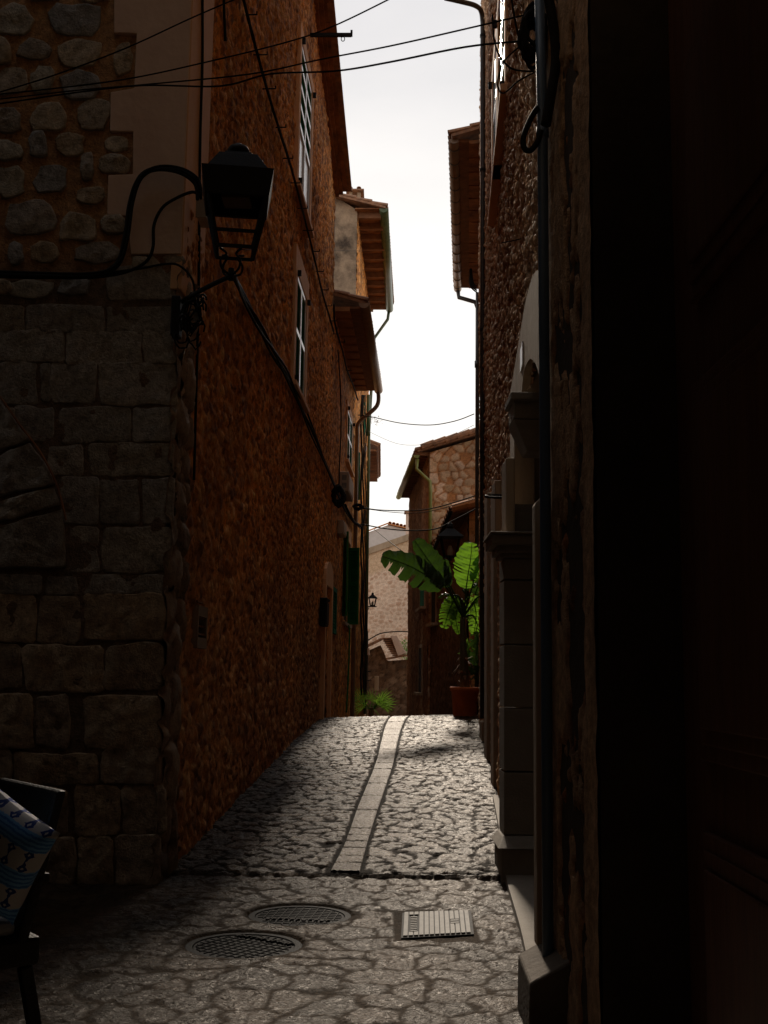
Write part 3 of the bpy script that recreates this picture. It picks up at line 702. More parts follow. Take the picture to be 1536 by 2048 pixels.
# lower ashlar courses (traced), front plane a little proud
YA = WALL_Y - .0
ash = []
courses = [
 (532, 596, [(215, 352)]),
 (610, 664, [(-60, 48), (54, 208), (214, 352)]),
 (664, 726, [(-60, 128), (134, 283), (288, 351)]),
 (728, 808, [(-60, 74), (84, 102), (106, 192), (200, 351)]),
 (818, 884, [(-60, 30), (30, 110), (120, 260), (268, 349)]),
 (888, 950, [(95, 168), (178, 348)]),
 (958, 1048, [(122, 196), (202, 278), (286, 346)]),
 (1054, 1140, [(140, 198), (206, 340)]),
 (1150, 1186, [(-60, 82), (92, 158), (163, 334)]),
 (1190, 1284, [(-60, 72), (80, 158), (168, 331)]),
 (1290, 1382, [(-60, 42), (50, 206), (213, 326)]),
 (1388, 1496, [(-60, 66), (74, 138), (166, 322)]),
 (1502, 1568, [(-60, 26), (30, 198), (208, 316)]),
 (1574, 1668, [(-60, 40), (48, 136), (150, 240), (246, 330)]),
 (1672, 1772, [(-60, 60), (66, 150), (158, 228), (234, 322)]),
]
kk = 0
acols = [(.36, .32, .27), (.32, .285, .245), (.39, .34, .28), (.31, .27, .22), (.36, .305, .235)]
wcols = [(.44, .32, .20), (.37, .275, .18), (.47, .35, .23), (.39, .30, .21)]
for (ya, yb, blocks) in courses:
    for (xa, xb) in blocks:
        kk += 1; low = ya > 1180
        col = (wcols if low else acols)[kk * 7 % (4 if low else 5)]
        yj = rngS.uniform(-3, 3)
        ash.append((px_out(rrect(xa - 2, ya - 2 + yj, xb + 1.5, yb + 2 + yj, 5 if not low else 8, 2.0 if not low else 4), YA), YA + .012, 0.020 if not low else .028, 300 + kk, col))
# arch voussoirs left (blocked arch: ring joint then radial slabs)
for k, poly in enumerate([[(-60, 800), (-5, 792), (60, 880), (-60, 930)], [(-60, 940), (62, 884), (92, 925), (110, 968), (-60, 1010)], [(-60, 1018), (112, 974), (124, 1010), (-60, 1062)], [(-60, 1068), (126, 1018), (131, 1060), (133, 1136), (-60, 1138)]]):
    ash.append((px_out(poly, YA), YA + .01, .045, 400 + k, acols[k % 5]))
build_stones('ashlar_blocks', ash, M['ashlar'], HA, res=.035)
# alley-side lower corner stones, so the battered corner has thickness
cs = []
z = -.05
rubble('corner_stones', ((-1.46, 7.52), (-1.415, 8.0), 1), -.05, 4.15, .03, .34, .27, HA, PAL_GREY, amp=.05, seed=8)
# brick bonded relieving line
arc = [atY(px, py, WALL_Y - .05) for px, py in ((-30, 760), (5, 800), (40, 850), (78, 900), (105, 950), (120, 990), (132, 1040))]
MB().tube(spline(arc, 5), .008, 6).build('arch_joint', M['brickish'], HA)
# ================================================================= HOUSE B
HB = empty('eaved_house', (-.967, 19.6, g(-.9, 19.6)), 'lower orange stone house with boarded eave, brown gutter and green shutters, left side', 'house')
frB = frame(WB); LB = math.hypot(WB[1][0] - WB[0][0], WB[1][1] - WB[0][1])
a = onwall(695, 815, WB, .04); b = onwall(693, 918, WB, .04); c = onwall(704, 880, WB, .04)
W3 = (upos(a, WB), upos(c, WB), b.z, a.z)
a = onwall(690, 1070, WB, .03); b = onwall(690, 1240, WB, .03); c = onwall(704, 1160, WB, .03)
W4 = (upos(a, WB), min(upos(c, WB), LB - .5), b.z, a.z)
a = onwall(666, 1182, WB, .03); b = onwall(666, 1258, WB, .03); c = onwall(671, 1220, WB, .03)
W5 = (max(.12, upos(a, WB)), upos(c, WB), b.z, a.z)
print('W3', W3, 'W4', W4, 'W5', W5)
soff = 7.83
rubble('wall', WB, -.6, soff + .02, .032, .11, .085, HB, PAL_ORANGE, fine=.03, amp=.022, seed=13, holes=[W3, W4, W5])
MB().box((.001, -.2, -1), (LB, -6, soff + .02), frB).build('wall', M['plainwall'], HB)
shutter_window(WB, *W3, .14, HB, 2, label='narrow white framed shutter with green louvres')
# eave: brick band, boards, tiles, gutter
mb = MB(); nb = 22
for i in range(nb):
    mb.box((LB * i / nb + .01, -.1, soff - .03 + (i % 2) * .03), (LB * (i + 1) / nb - .012, .30, soff + .05), frB)
mb.build('soffit', M['brick_soffit'], HB)
MB().box((0, .30, soff + .01), (LB, .50, soff + .05), frB).build('eave_board', M['timber'], HB)
tl = MB(); tiles(tl, frB(-.02, -2.2, soff + .95), frB(LB + .05, 0, 0) - frB(-.02, 0, 0), frB(0, .58, soff + .14) - frB(0, -2.2, soff + .95), 1, .09, .36)
tl.build('roof', M['tile'], HB)
gq = gutter(MB(), frB(-.05, .56, soff + .10), frB(LB + .12, .56, soff + .06), .10).build('gutter', M['pipe_brown'], HB, True)
# end elbow and downpipe (brown)
p0 = frB(LB + .02, .56, soff + .0); p1 = frB(LB + .0, .53, soff - .35); p2 = frB(LB - .1, .14, soff - .75); p3 = frB(LB - .12, .10, soff - 1.0); p4 = frB(LB - .12, .10, g(-.7, 25.4))
MB().tube(spline([p0, p1, p2, p3], 6) + [p4], .048, 10).build('downpipe', M['pipe_brown'], HB, True)
# green shutters
fr = frB
win = MB(); u0, u1, z0, z1 = W4; sw = .12
win.box((u0 - sw, -.05, z0 - .05), (u0, .03, z1 + .28), fr).box((u1, -.05, z0 - .05), (u1 + sw, .03, z1 + .28), fr).box((u0 + .001, -.05, z1), (u1 - .001, .03, z1 + .28), fr)
o = win.build('window', M['surround'], HB); MB().box((u0 - .1, -.05, z0 - .12), (u1 + .1, .08, z0 - .052), fr).build('sill', M['beige'], o)
MB().box((u0 - .01, -.14, z0 - .01), (u1 + .01, -.12, z1 + .01), fr).build('window_back', M['dark'], HB)
def green_leaf(P, Q, z0, z1, name='shutter'):
    P = Vector((P.x, P.y, 0)); Q = Vector((Q.x, Q.y, 0)); d = (Q - P); w_ = d.length; d.normalize(); nn = d.cross(Vector((0, 0, 1)))
    F_ = lambda u, n, z: Vector((P.x + d.x * u + nn.x * n, P.y + d.y * u + nn.y * n, z))
    f = MB(); st = .045
    f.box((0, -.02, z0), (st, .02, z1), F_).box((w_ - st, -.02, z0), (w_, .02, z1), F_)
    for zz in (z0, (z0 + z1) / 2, z1 - .08): f.box((st, -.019, zz), (w_ - st, .019, zz + .08), F_)
    o = f.build(name, M['green'], HB, bevel=.003)
    zm_ = (z0 + z1) / 2
    for za_, zb_ in ((z0 + .09, zm_ - .03), (zm_ + .09, z1 - .1)):
        l = MB().box((st, -.006, za_ - .01), (w_ - st, -.001, zb_ + .03), F_); z = za_
        while z < zb_:
            l.hexa([F_(st, -.016, z), F_(w_ - st, -.016, z), F_(w_ - st, .010, z + .03), F_(st, .010, z + .03), F_(st, -.010, z + .008), F_(w_ - st, -.010, z + .008), F_(w_ - st, .016, z + .038), F_(st, .016, z + .038)])
            z += .062
        l.build('louvres', M['green'], o)
A_ = onwall(697, 1160, WB, .04)
B_ = atY(717.5, 1160, A_.y - .1)
green_leaf(A_, B_, onwall(699, 1248, WB, .1).z, onwall(699, 1088, WB, .1).z)
A_ = onwall(687, 1160, WB, .04); B_ = atY(694, 1160, A_.y - .25)
green_leaf(A_, B_, onwall(690, 1235, WB, .05).z, onwall(690, 1066, WB, .05).z)
# small dark slatted window
u0, u1, z0, z1 = W5
win = MB().box((u0 - .08, -.05, z0 - .08), (u0, .05, z1 + .08), fr).box((u1, -.05, z0 - .08), (u1 + .08, .05, z1 + .08), fr).box((u0, -.05, z1), (u1, .05, z1 + .08), fr).box((u0, -.05, z0 - .08), (u1, .06, z0), fr)
o = win.build('window', M['green_dark'], HB); mb = MB()
for k in range(12): mb.box((u0, -.03, z0 + (z1 - z0) * k / 12), (u1, .02, z0 + (z1 - z0) * (k + .5) / 12), fr)
mb.build('slats', M['green_dark'], o); MB().box((u0 - .01, -.1, z0 - .01), (u1 + .01, -.08, z1 + .01), fr).build('window_back', M['dark'], HB)
# ================================================================= HOUSE C
HC = empty('plastered_house', (-.74, 25.75, g(-.7, 25.7)), 'house with stained grey plaster gable, exposed rafters and mossy green gutter', 'house')
frC = frame(WC); LC = math.hypot(WC[1][0] - WC[0][0], WC[1][1] - WC[0][1])
zc = atY(725, 430, 25.75).z
rubble('wall', WC, -1.2, zc, .05, .15, .12, HC, PAL_ORANGE, amp=.03, seed=23)
mb = MB(); mb.prism([(-.74, 25.75, -1), (-6.5, 25.75, -1), (-6.5, 25.75, zc + 1.2), (-3.4, 25.75, zc + 1.2 + .6), (-.74, 25.75, zc + .12)], (0, 6.9, 0)); mb.build('gable_wall', M['stained'], HC)
nr = 11
for i in range(nr):
    u = .06 + (LC - .2) * i / (nr - 1); MB().box((u, -.05, zc - .05), (u + .11, .56 + .04 * math.sin(i * 2.3), zc + .10), frC).build('rafter', M['timber'], HC)
mb = MB().box((-.12, -.05, zc + .10), (LC + .05, .62, zc + .125), frC); mb.build('soffit', M['brickish'], HC)
tl = MB(); tiles(tl, frC(-.2, -2.7, zc + 1.0), frC(LC + .1, 0, 0) - frC(-.2, 0, 0), frC(0, .68, zc + .14) - frC(0, -2.7, zc + 1.0), 1, .09, .36); tl.build('roof', M['tile'], HC)
gutter(MB(), frC(-.16, .64, zc + .10), frC(LC, .60, zc - .02), .11).build('gutter', M['pipe_green'], HC, True)
pA = frC(LC - .05, .58, zc - .1); pB = frC(LC - .05, .55, zc - .35); pC = frC(LC - .1, .16, zc - .95); pD = frC(LC - .1, .12, -1)
MB().tube([pA, pB, pC, atY(738, 860, 32.5), atY(730, 1428, 32.5)], .045, 10).build('downpipe', M['pipe_green'], HC, True)
# bracket shape at the end
mb = MB(); e = atY(740, 610, 32.9); mb.box((e.x - .12, 32.8, e.z + .05), (e.x + .17, 32.95, e.z + .15)).box((e.x + .0, 32.8, e.z - .2), (e.x + .1, 32.95, e.z + .05)).build('eave_bracket', M['beige'], HC)
# chimney
c0 = atY(710, 412, 29.0); mb = MB()
for dx in (-.12, .1): 
    for dy in (-.15, .15): mb.box((c0.x + dx - .04, 29 + dy - .05, c0.z - .6), (c0.x + dx + .05, 29 + dy + .05, c0.z + .33))
mb.box((c0.x - .22, 28.7, c0.z - .9), (c0.x + .22, 29.3, c0.z - .02)); ch = mb.build('chimney', M['beige'], HC, bevel=.01)
tl = MB(); tiles(tl, (c0.x - .24, 28.72, c0.z + .36), (.46, 0, .0), (0, .6, .02), 1, .07, .3); tl.box((c0.x - .24, 28.7, c0.z + .32), (c0.x + .24, 29.3, c0.z + .36)); tl.build('chimney_cap', M['tile'], ch)
# shutters sticking out further down (dark) and thin green pipe
mb = MB(); a = atY(729, 800, 30.5); b = atY(729, 868, 30.5); mb.box((a.x - .06, 30.2, b.z), (a.x + .03, 30.9, a.z)); mb.build('shutter', M['green_dark'], HC, bevel=.005, label='dark open shutter high on the wall')
mb = MB(); a = atY(737, 790, 30.8); b = atY(737, 872, 30.8); mb.tube([a, b], .05, 8); mb.build('drain_pipe', M['pipe_green'], HC, True)
mb = MB(); a = atY(731, 870, 31.8); b = atY(731, 912, 31.8); mb.box((a.x - .08, 31.5, b.z), (a.x + .03, 32.2, a.z)); mb.build('shutter', M['white'], HC, label='white shutter edge high on the wall')
# ================================================================= HOUSE D (beyond) with lantern
HD = empty('narrow_house', (-.62, 33.2, -.8), 'narrow dark stone house at the left bend, its roof corner poking out', 'house')
rubble('wall', WD, -2, 8.4, .08, .18, .14, HD, PAL_BROWN, amp=.03, seed=33)
MB().box((-6, 33.2, -2), (-.64, 45, 8.4)).build('wall', M['plainwall'], HD)
tl = MB(); e = atY(757, 893, 36.0); tiles(tl, (-3.0, 35.8, e.z + 1.3), (0, 6, 0), (e.x + 3.0, 0, -1.3), 1, .09, .36); tl.build('roof', M['tile'], HD)
MB().box((-2, 35.8, e.z - .2), (e.x - .05, 41.6, e.z - .14)).build('soffit', M['brickish'], HD)
# ================================================================= FAR HOUSE E
HE = empty('far_house', (0, 50, -2), 'pale pinkish rubble house with plain gable at the far end of the alley', 'house')
pl = lambda px, py, Y=50: atY(px, py, Y)
def far_wall():
    xs = np.arange(-3, 5, .05); zs = np.arange(-3, 9.5, .05); x, z = np.meshgrid(xs, zs)
    tl_ = pl(690, 1125); tr_ = pl(860, 1065); m_ = (tr_.z - tl_.z) / (tr_.x - tl_.x)
    f1, f2, i, j = cells(x / .24 + .2 * fbm(x * 3, z * 3, 4), z / .19, 41); st = sstep(.0, .4, f2 - f1) * (.35 + .65 * i)
    h = st * .03 + .02 * fbm(x * 8, z * 8, 42)
    p = PAL_PINK; c = mixc(p['s1'], p['s2'], j); c = np.array(p['mortar']) * (1 - st[..., None]) + c * st[..., None]; c = c * (.85 + .3 * fbm(x, z, 43))[..., None]
    topz = tl_.z + (x - tl_.x) * m_
    plain = sstep(1.1, .8, topz - z)[..., None]; c = c * (1 - plain) + np.array((.60, .42, .27)) * plain
    P = np.stack([x, 50 - h, np.minimum(z, topz)], -1)
    keep = (z[:-1, :-1] < topz[:-1, :-1])
    grid_mesh('wall', P, np.concatenate([c, st[..., None]], -1), keep, M['rubble'], HE)
    mb = MB(); a = pl(650, 1139, 49.9); b = pl(900, 1051, 49.9)
    mb.prism([a, b, b + Vector((0, 0, .28)), a + Vector((0, 0, .28))], (0, .5, 0)); mb.build('coping', M['beige'], HE)
    MB().prism([(-3, 50.02, -3), (5, 50.02, -3), (5, 50.02, b.z), (-3, 50.02, a.z)], (0, 6, 0)).build('wall', M['plainwall'], HE)
    # white gable behind with tiles
    g1 = [pl(700, 1078, 56), pl(776, 1050, 56), pl(850, 1068, 56), pl(850, 1180, 56), pl(690, 1180, 56)]
    MB().prism(g1, (0, 3, 0)).build('gable_wall', M['roofwhite'], HE)
    t_ = MB(); a = pl(776, 1048, 56); b = pl(850, 1064, 56); tiles(t_, a + Vector((0, 3, 0.02)), b - a, (0, -3.15, 0), 1, .085, .4); a2 = pl(700, 1077, 56)
    t_.prism([a2, a, a + Vector((0, 0, .06)), a2 + Vector((0, 0, .06))], (0, -.1, 0)); t_.build('roof', M['tile_orange'], HE)
    c_ = pl(818, 1024, 53); d_ = pl(818, 1090, 53); mb = MB().box((c_.x - .14, 53, d_.z), (c_.x + .2, 53.4, c_.z - .05)); ch_ = mb.build('chimney', M['brick_cap'], HE)
    MB().box((c_.x - .22, 52.9, c_.z - .05), (c_.x + .28, 53.5, c_.z + .03)).build('chimney_cap', M['tile'], ch_)
far_wall()
# low shed and garden wall in front of E
SH = empty('garden_shed', (.2, 44, -2), 'low stone outbuilding with dark tile roof and pale brick capping below the far house', 'shed')
WS = ((-2.5, 44.0), (3.5, 44.0), 1)
sh_top = atY(760, 1330, 44).z
rubble('wall', WS, -3, sh_top + 1.2, .06, .22, .16, SH, dict(mortar=(.15, .08, .04), s1=(.2, .12, .07), s2=(.12, .07, .04), s3=(.25, .16, .1)), amp=.03, seed=51, top=lambda u: np.interp(u * 6 - 2.5, [-2.5, atY(735, 1300, 44).x, atY(762, 1280, 44).x, atY(775, 1318, 44).x, atY(828, 1318, 44).x, 3.5], [atY(735, 1310, 44).z, atY(735, 1302, 44).z, atY(762, 1290, 44).z, atY(775, 1322, 44).z, atY(828, 1318, 44).z, sh_top + .2]))
mb = MB()
for i in range(9):
    a = atY(764 + i * 2.6, 1276 + i * 4.2, 44); b = atY(784 + i * 3.4, 1272 + i * 4.4, 44); mb.box((a.x, 43.8 - i * .04, a.z - .045), (b.x, 44.6, a.z + .01))
mb.build('roof', M['tile'], SH)
a, b, c_, d_ = atY(781, 1271, 43.6), atY(794, 1271, 43.6), atY(812, 1306, 43.4), atY(796, 1312, 43.4)
MB().prism([a, b, c_, d_], (0, .5, -.02)).build('brick_capping', M['brick_cap'], SH, bevel=.01)
a, b = atY(735, 1300, 43.7), atY(764, 1278, 43.7); MB().bar(a + Vector((-.5, 0, -.1)), b, .5, .09).build('roof_edge', M['tile'], SH)
a, b = atY(772, 1318, 43.7), atY(828, 1308, 43.7); MB().bar(a, b, .4, .07).build('roof_edge', M['tile'], SH)
# ivy clump on ledge
def leaf_clump(name, c, rx, ry, rz, n, size, mat, parent=None, seed=0, up_bias=.3):
    rg = random.Random(seed); mb = MB()
    for _ in range(n):
        while True:
            p = Vector((rg.uniform(-1, 1), rg.uniform(-1, 1), rg.uniform(-1, 1)))
            if p.length < 1: break
        p = Vector((c[0] + p.x * rx, c[1] + p.y * ry, c[2] + p.z * rz)); d = Vector((rg.gauss(0, 1), rg.gauss(0, 1), rg.gauss(0, 1) + up_bias)).normalized(); s_ = d.orthogonal().normalized()
        l = size * rg.uniform(.6, 1.3); mb.add([p, p + d * l * .5 + s_ * l * .25, p + d * l, p + d * l * .5 - s_ * l * .25], [(0, 1, 2, 3)])
    return mb.build(name, mat, parent)
e = atY(812, 1295, 45.5)
tag(leaf_clump('ivy_clump', (e.x, 45.3, e.z - .1), .35, .4, .45, 420, .09, M['palm'], seed=5), 'green ivy clump growing behind the pale brick capping of the shed', 'plant')
# ================================================================= RIGHT HOUSE F (far) and G (nearer, low roof)
HF = empty('gabled_house', (1.25, 31, -.6), 'stone house with tiled verge and green gutter on the right, beyond the banana plant', 'house')
frF = frame(WF); LF = math.hypot(WF[1][0] - WF[0][0], WF[1][1] - WF[0][1])
ez = atY(833, 905, 31).z - .05
rubble('wall', WF, -1.5, ez + .1, .05, .14, .12, HF, PAL_BROWN, amp=.03, seed=61)
WFG = ((1.25, 31.0), (6.0, 31.0), 1)
slope = (atY(950, 872, 31).z - atY(865, 897, 31).z) / (atY(950, 872, 31).x - atY(865, 897, 31).x)
zf0 = atY(865, 905, 31).z
rubble('gable_wall', WFG, -1.5, 9.6, .035, .27, .22, HF, dict(mortar=(.40, .17, .06), s1=(.50, .33, .20), s2=(.38, .24, .13), s3=(.55, .38, .26)), amp=.03, seed=62, top=lambda u: zf0 + u * 4.75 * slope)
MB().prism([(1.28, 31.15, -1.5), (6, 31.15, -1.5), (6, 31.15, zf0 + 4.7 * slope), (1.28, 31.15, zf0)], (-.37, 7.8, 0)).build('wall', M['plainwall'], HF)
a = Vector((1.25, 31, zf0)); dn = Vector((1, 0, slope)).normalized()
tl = MB(); E0 = atY(835, 900, 30.85); top_ = Vector((E0.x, 30.85, E0.z)) + Vector((4.8, 0, 4.8 * slope))
far_off = Vector((-.40, 8.2, 0)); tiles(tl, top_, far_off, Vector((-4.8, 0, -4.8 * slope)), 1, .09, .36)
# verge tiles seen from the gable side
for i in range(14):
    p = E0 + Vector((.1 + i * .33, -.02, .05 + (.1 + i * .33) * slope)); tl.tube([p, p + Vector((.36, 0, .36 * slope + .03))], .085, 8)
tl.build('roof', M['tile'], HF)
n = 20
for i in range(n):
    u = LF * i / n; MB().box((u + .05, -.05, ez - .02), (u + .14, .40, ez + .07), frF).build('rafter', M['timber'], HF)
G0 = atY(833, 910, 30.9); G1 = atY(797, 994, 38.9)
gutter(MB(), G0, G1, .09).build('gutter', M['pipe_lime'], HF, True)
pts = [atY(835, 918, 31), atY(833, 938, 31), atY(860, 963, 30.9), atY(861, 985, 30.9), atY(859, 1150, 30.9)]
MB().tube(pts, .05, 8).build('downpipe', M['pipe_lime'], HF, True)
# windows on F side wall
def side_win(W, px0, px1, yt, yb, house, name='window', mat='dark', sillw=.12):
    fr = frame(W); a = onwall(px0, yt, W, .02); b = onwall(px1, yb, W, .02); c = onwall(px0, yb, W, .02)
    ua, ub = sorted((upos(a, W), upos(b, W))); z1, z0 = a.z, c.z
    mb = MB().box((ua - .08, -.03, z0), (ua, .05, z1 + .1), fr).box((ub, -.03, z0), (ub + .08, .05, z1 + .1), fr).box((ua, -.03, z1), (ub, .05, z1 + .1), fr)
    o = mb.build(name, M['beige'], house); MB().box((ua, -.03, z0), (ub, .035, z1), fr).build('pane', M[mat], o)
    MB().box((ua - .15, -.03, z0 - .08), (ub + .15, .05 + sillw, z0 - .003), fr).build('sill', M['beige'], o)
side_win(WF, 851, 841, 1115, 1212, HF, mat='green_dark')
side_win(WF, 845, 838, 1295, 1385, HF, mat='dark')
# G
HG = empty('low_tiled_house', (1.7, 25.6, 0), 'low house with orange tile verge and dark sloping eave, right side behind the banana plant', 'house')
g0 = atY(905, 1022, 25.8); g1 = atY(838, 1172, 30.6)
mb = MB(); wo = Vector((.38, 0, .10))
mb.hexa([g0 + Vector((0, 0, -.06)), g1 + Vector((0, 0, -.06)), g1 + wo * 1.5 + Vector((0, 0, -.06)), g0 + wo * 4 + Vector((0, 0, -.06)), g0, g1, g1 + wo * 1.5, g0 + wo * 4]); mb.build('soffit', M['timber'], HG)
tl = MB(); tiles(tl, g0 + Vector((1.7, -.03, .42)), g1 - g0, Vector((-1.72, 0, -.38)), 1, .09, .34); tl.build('roof', M['tile'], HG)
mb = MB()
for i in range(5):
    p = g0 + Vector((.0 + i * .34, -.1, .05 + i * .085)); mb.tube([p, p + Vector((.37, 0, .11))], .1, 8)
mb.build('verge', M['tile_orange'], HG)
gutter(MB(), g0 + Vector((-.03, 0, .0)), g1 + Vector((-.03, 0, .0)), .05).build('gutter', M['iron'], HG, True)
gx = atY(938, 1100, 25.85).x
WG = ((gx, 25.85), (gx + 2.5, 25.85), 1)
rubble('gable_wall', WG, -1, g0.z + .25, .04, .3, .2, HG, dict(mortar=(.55, .20, .05), s1=(.55, .22, .07), s2=(.48, .18, .05), s3=(.55, .25, .1)), amp=.012, seed=71)
WG2 = ((gx - .02, 25.9), (1.32, 31.0), -1)
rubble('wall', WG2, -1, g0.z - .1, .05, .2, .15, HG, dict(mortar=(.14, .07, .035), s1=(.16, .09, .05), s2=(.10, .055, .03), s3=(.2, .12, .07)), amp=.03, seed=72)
MB().box((gx + .12, 25.95, -1), (gx + 3, 30.9, g0.z)).build('wall', M['plainwall'], HG)
side_win(WG2, 873, 864, 1180, 1245, HG, mat='dark')
# ================================================================= RIGHT HOUSE H (eave at top)
HH = empty('boarded_eave_house', (1.6, 18, g(1.5, 18)), 'right house whose brown gutter and boarded eave hang out against the sky', 'house')
frH = frame(WH); LH = math.hypot(WH[1][0] - WH[0][0], WH[1][1] - WH[0][1])
hg0 = atY(907, 290, 18.1); hg1 = atY(916, 580, 25.3); hz = hg0.z
rubble('wall', WH, -.5, hz - .02, .06, .15, .12, HH, PAL_BROWN, amp=.03, seed=81)
MB().box((0, -.15, -.5), (LH, -5, hz), frH).build('wall', M['plainwall'], HH)
mb = MB(); nb = 26; inner0 = atY(938, 277, 18.05); inner1 = atY(938, 560, 25.3)
for i in range(nb):
    t0 = i / nb; t1 = (i + .9) / nb; pa = inner0.lerp(inner1, t0); pb = inner0.lerp(inner1, t1); qa = frH(LH * t0, -.1, hz); qb = frH(LH * t1, -.1, hz); dz = .012 * (i % 2)
    pa.z = pb.z = hz
    mb.hexa([pa + Vector((0, 0, dz)), pb + Vector((0, 0, dz)), qb + Vector((0, 0, dz)), qa + Vector((0, 0, dz)), pa + Vector((0, 0, .06)), pb + Vector((0, 0, .06)), qb + Vector((0, 0, .06)), qa + Vector((0, 0, .06))])
mb.build('soffit', M['brickish'], HH)
mb = MB(); a = Vector((hg0.x + .05, 18.05, hz + .03)); b = Vector((hg1.x + .05, 25.3, hz + .03)); pa = inner0.copy(); pb = inner1.copy(); pa.z = pb.z = hz + .03
mb.hexa([a, b, pb, pa, a + Vector((0, 0, .05)), b + Vector((0, 0, .05)), pb + Vector((0, 0, .05)), pa + Vector((0, 0, .05))])
mb.build('eave_board', M['timber'], HH)
tl = MB(); tiles(tl, Vector((a.x + 2.5, 17.9, hz + .95)), b - a + Vector((0, .2, 0)), Vector((-2.6, 0, -.85)), 1, .09, .36); tl.build('roof', M['tile'], HH)
gg = gutter(MB(), Vector((hg0.x, 18.0, hz + .06)), Vector((hg1.x, 25.4, hz + .04)), .09).build('gutter', M['pipe_brown'], HH, True)
mb = MB()
for i in range(14):
    t = (i + .5) / 14; c_ = Vector((hg0.x, 18, hz + .06)).lerp(Vector((hg1.x, 25.4, hz + .04)), t); gutter(mb, c_ + Vector((0, -.015, 0)), c_ + Vector((0, .015, 0)), .098)
mb.build('gutter_strap', M['pipe_dark'], gg)
p = [Vector((hg1.x, 25.3, hz - .02)), Vector((hg1.x + .02, 25.3, hz - .2))]; q = atY(950, 604, 25.2)
MB().tube(p + [Vector((q.x, 25.2, q.z)), Vector((q.x + .06, 25.2, q.z - .15)), Vector((q.x + .06, 25.2, 0))], .05, 8).build('downpipe', M['pipe_dark'], HH, True)
# ================================================================= RIGHT HOUSE R1
HR = empty('portal_house', (.868, 5.6, 0), 'tall brown rubble house with arched stone portal on the right', 'house')
frR = frame(WR); LR = math.hypot(WR[1][0] - WR[0][0], WR[1][1] - WR[0][1])
ro = lambda px, py, off=0.0: onwall(px, py, WR, off)
# arched surround polygon + arch opening, traced on the wall
def arc_pts(c_u, c_z, ru, rz, t0, t1, n=18):
    return [(c_u + ru * math.cos(t0 + (t1 - t0) * k / n), c_z + rz * math.sin(t0 + (t1 - t0) * k / n)) for k in range(n + 1)]
o_px = [(1018, 792), (1020, 785), (1024, 765), (1028, 740), (1032, 715), (1037, 686), (1043, 650), (1050, 608), (1060, 568), (1068, 548), (1075, 540), (1084, 541), (1094, 552), (1104, 575), (1104, 800), (1082, 800)]
i_px = [(1081, 775), (1078, 750), (1075, 738), (1069, 724), (1062, 718), (1056, 722), (1050, 735), (1046, 755), (1043, 784), (1042, 792)]
def uz(px, py): p_ = ro(px, py, .05); return upos(p_, WR), p_.z
outer = [uz(*q) for q in spline([(x, y, 0) for x, y in o_px[:12]], 3) for q in [(q[0], q[1])]] + [uz(*q) for q in o_px[12:]]
inner = [uz(*q) for q in i_px[:2]] + [uz(q[0], q[1]) for q in spline([(x, y, 0) for x, y in i_px[2:]], 3)]
z_sp = uz(1043, 784)[1]; ntop = uz(1062, 718)[1]; uo_ = uz(1043, 784)[0]; un_ = uz(1078, 750)[0]
UJ = upos((0.868 + (8.35 - 5.6) * .055, 8.35), WR)
holesR = [(.3, UJ + .05, -.2, z_sp), (un_, uo_, z_sp - .3, ntop + .03)]
print('holes', holesR, LR)
wins = []
s0 = ro(1000, 172, .1); s1 = ro(984, 345, .1)
wins.append((upos(s0, WR) + .15, upos(s1, WR) - .15, s0.z + .02, s0.z + 1.6))
s0b = ro(986, 385, .1); s1b = ro(975, 505, .1)
wins.append((upos(s0b, WR) + .15, min(upos(s1b, WR) - .15, LR - .3), s0.z + .02, s0.z + 1.6))
print('wins', wins, s0b, s1b)
rubble('wall', WR, -.3, 13.3, .024, .12, .085, HR, dict(mortar=(.40, .19, .075), s1=(.68, .44, .26), s2=(.38, .20, .10), s3=(.76, .56, .38)), amp=.03, seed=91, holes=holesR + wins, wob=.03, mat='rubble_pale', fine=.055)
MB().box((0, -.40, -.3), (LR, -6, 13.3), frR).build('wall', M['plainwall'], HR)
MB().box((0, -.42, 3.5), (LR, -.08, 13.3), frR).box((UJ + .06, -.42, -.3), (LR, -.08, 3.49), frR).build('wall', M['plainwall'], HR)
def tri_plate(name, poly, n0, n1, mat, par):
    from mathutils.geometry import tessellate_polygon
    tris = tessellate_polygon([[Vector((u_, z_, 0)) for u_, z_ in poly]]); k = len(poly)
    V = [frR(u_, n1, z_) for u_, z_ in poly] + [frR(u_, n0, z_) for u_, z_ in poly]
    F = [tuple(t) for t in tris] + [tuple(i + k for i in reversed(t)) for t in tris] + [(i, (i + 1) % k, (i + 1) % k + k, i + k) for i in range(k)]
    return MB().add(V, F).build(name, M[mat], par)
tri_plate('portal_arch', outer + inner, -.12, .05, 'beige', HR)
MB().box((UJ, -.1, -.1), (uz(1020, 785)[0], .05, z_sp), frR).build('portal_jamb', M['beige'], HR)
MB().box((.2, -.36, -.2), (UJ + .06, -.30, 3.5), frR).build('door', M['wood'], HR)
# small white number plaque
p = ro(1043, 714, .055); uu = upos(p, WR)
MB().box((uu - .11, .048, p.z - .08), (uu + .11, .058, p.z + .08), frR).build('number_plaque', M['white'], HR, bevel=.004)
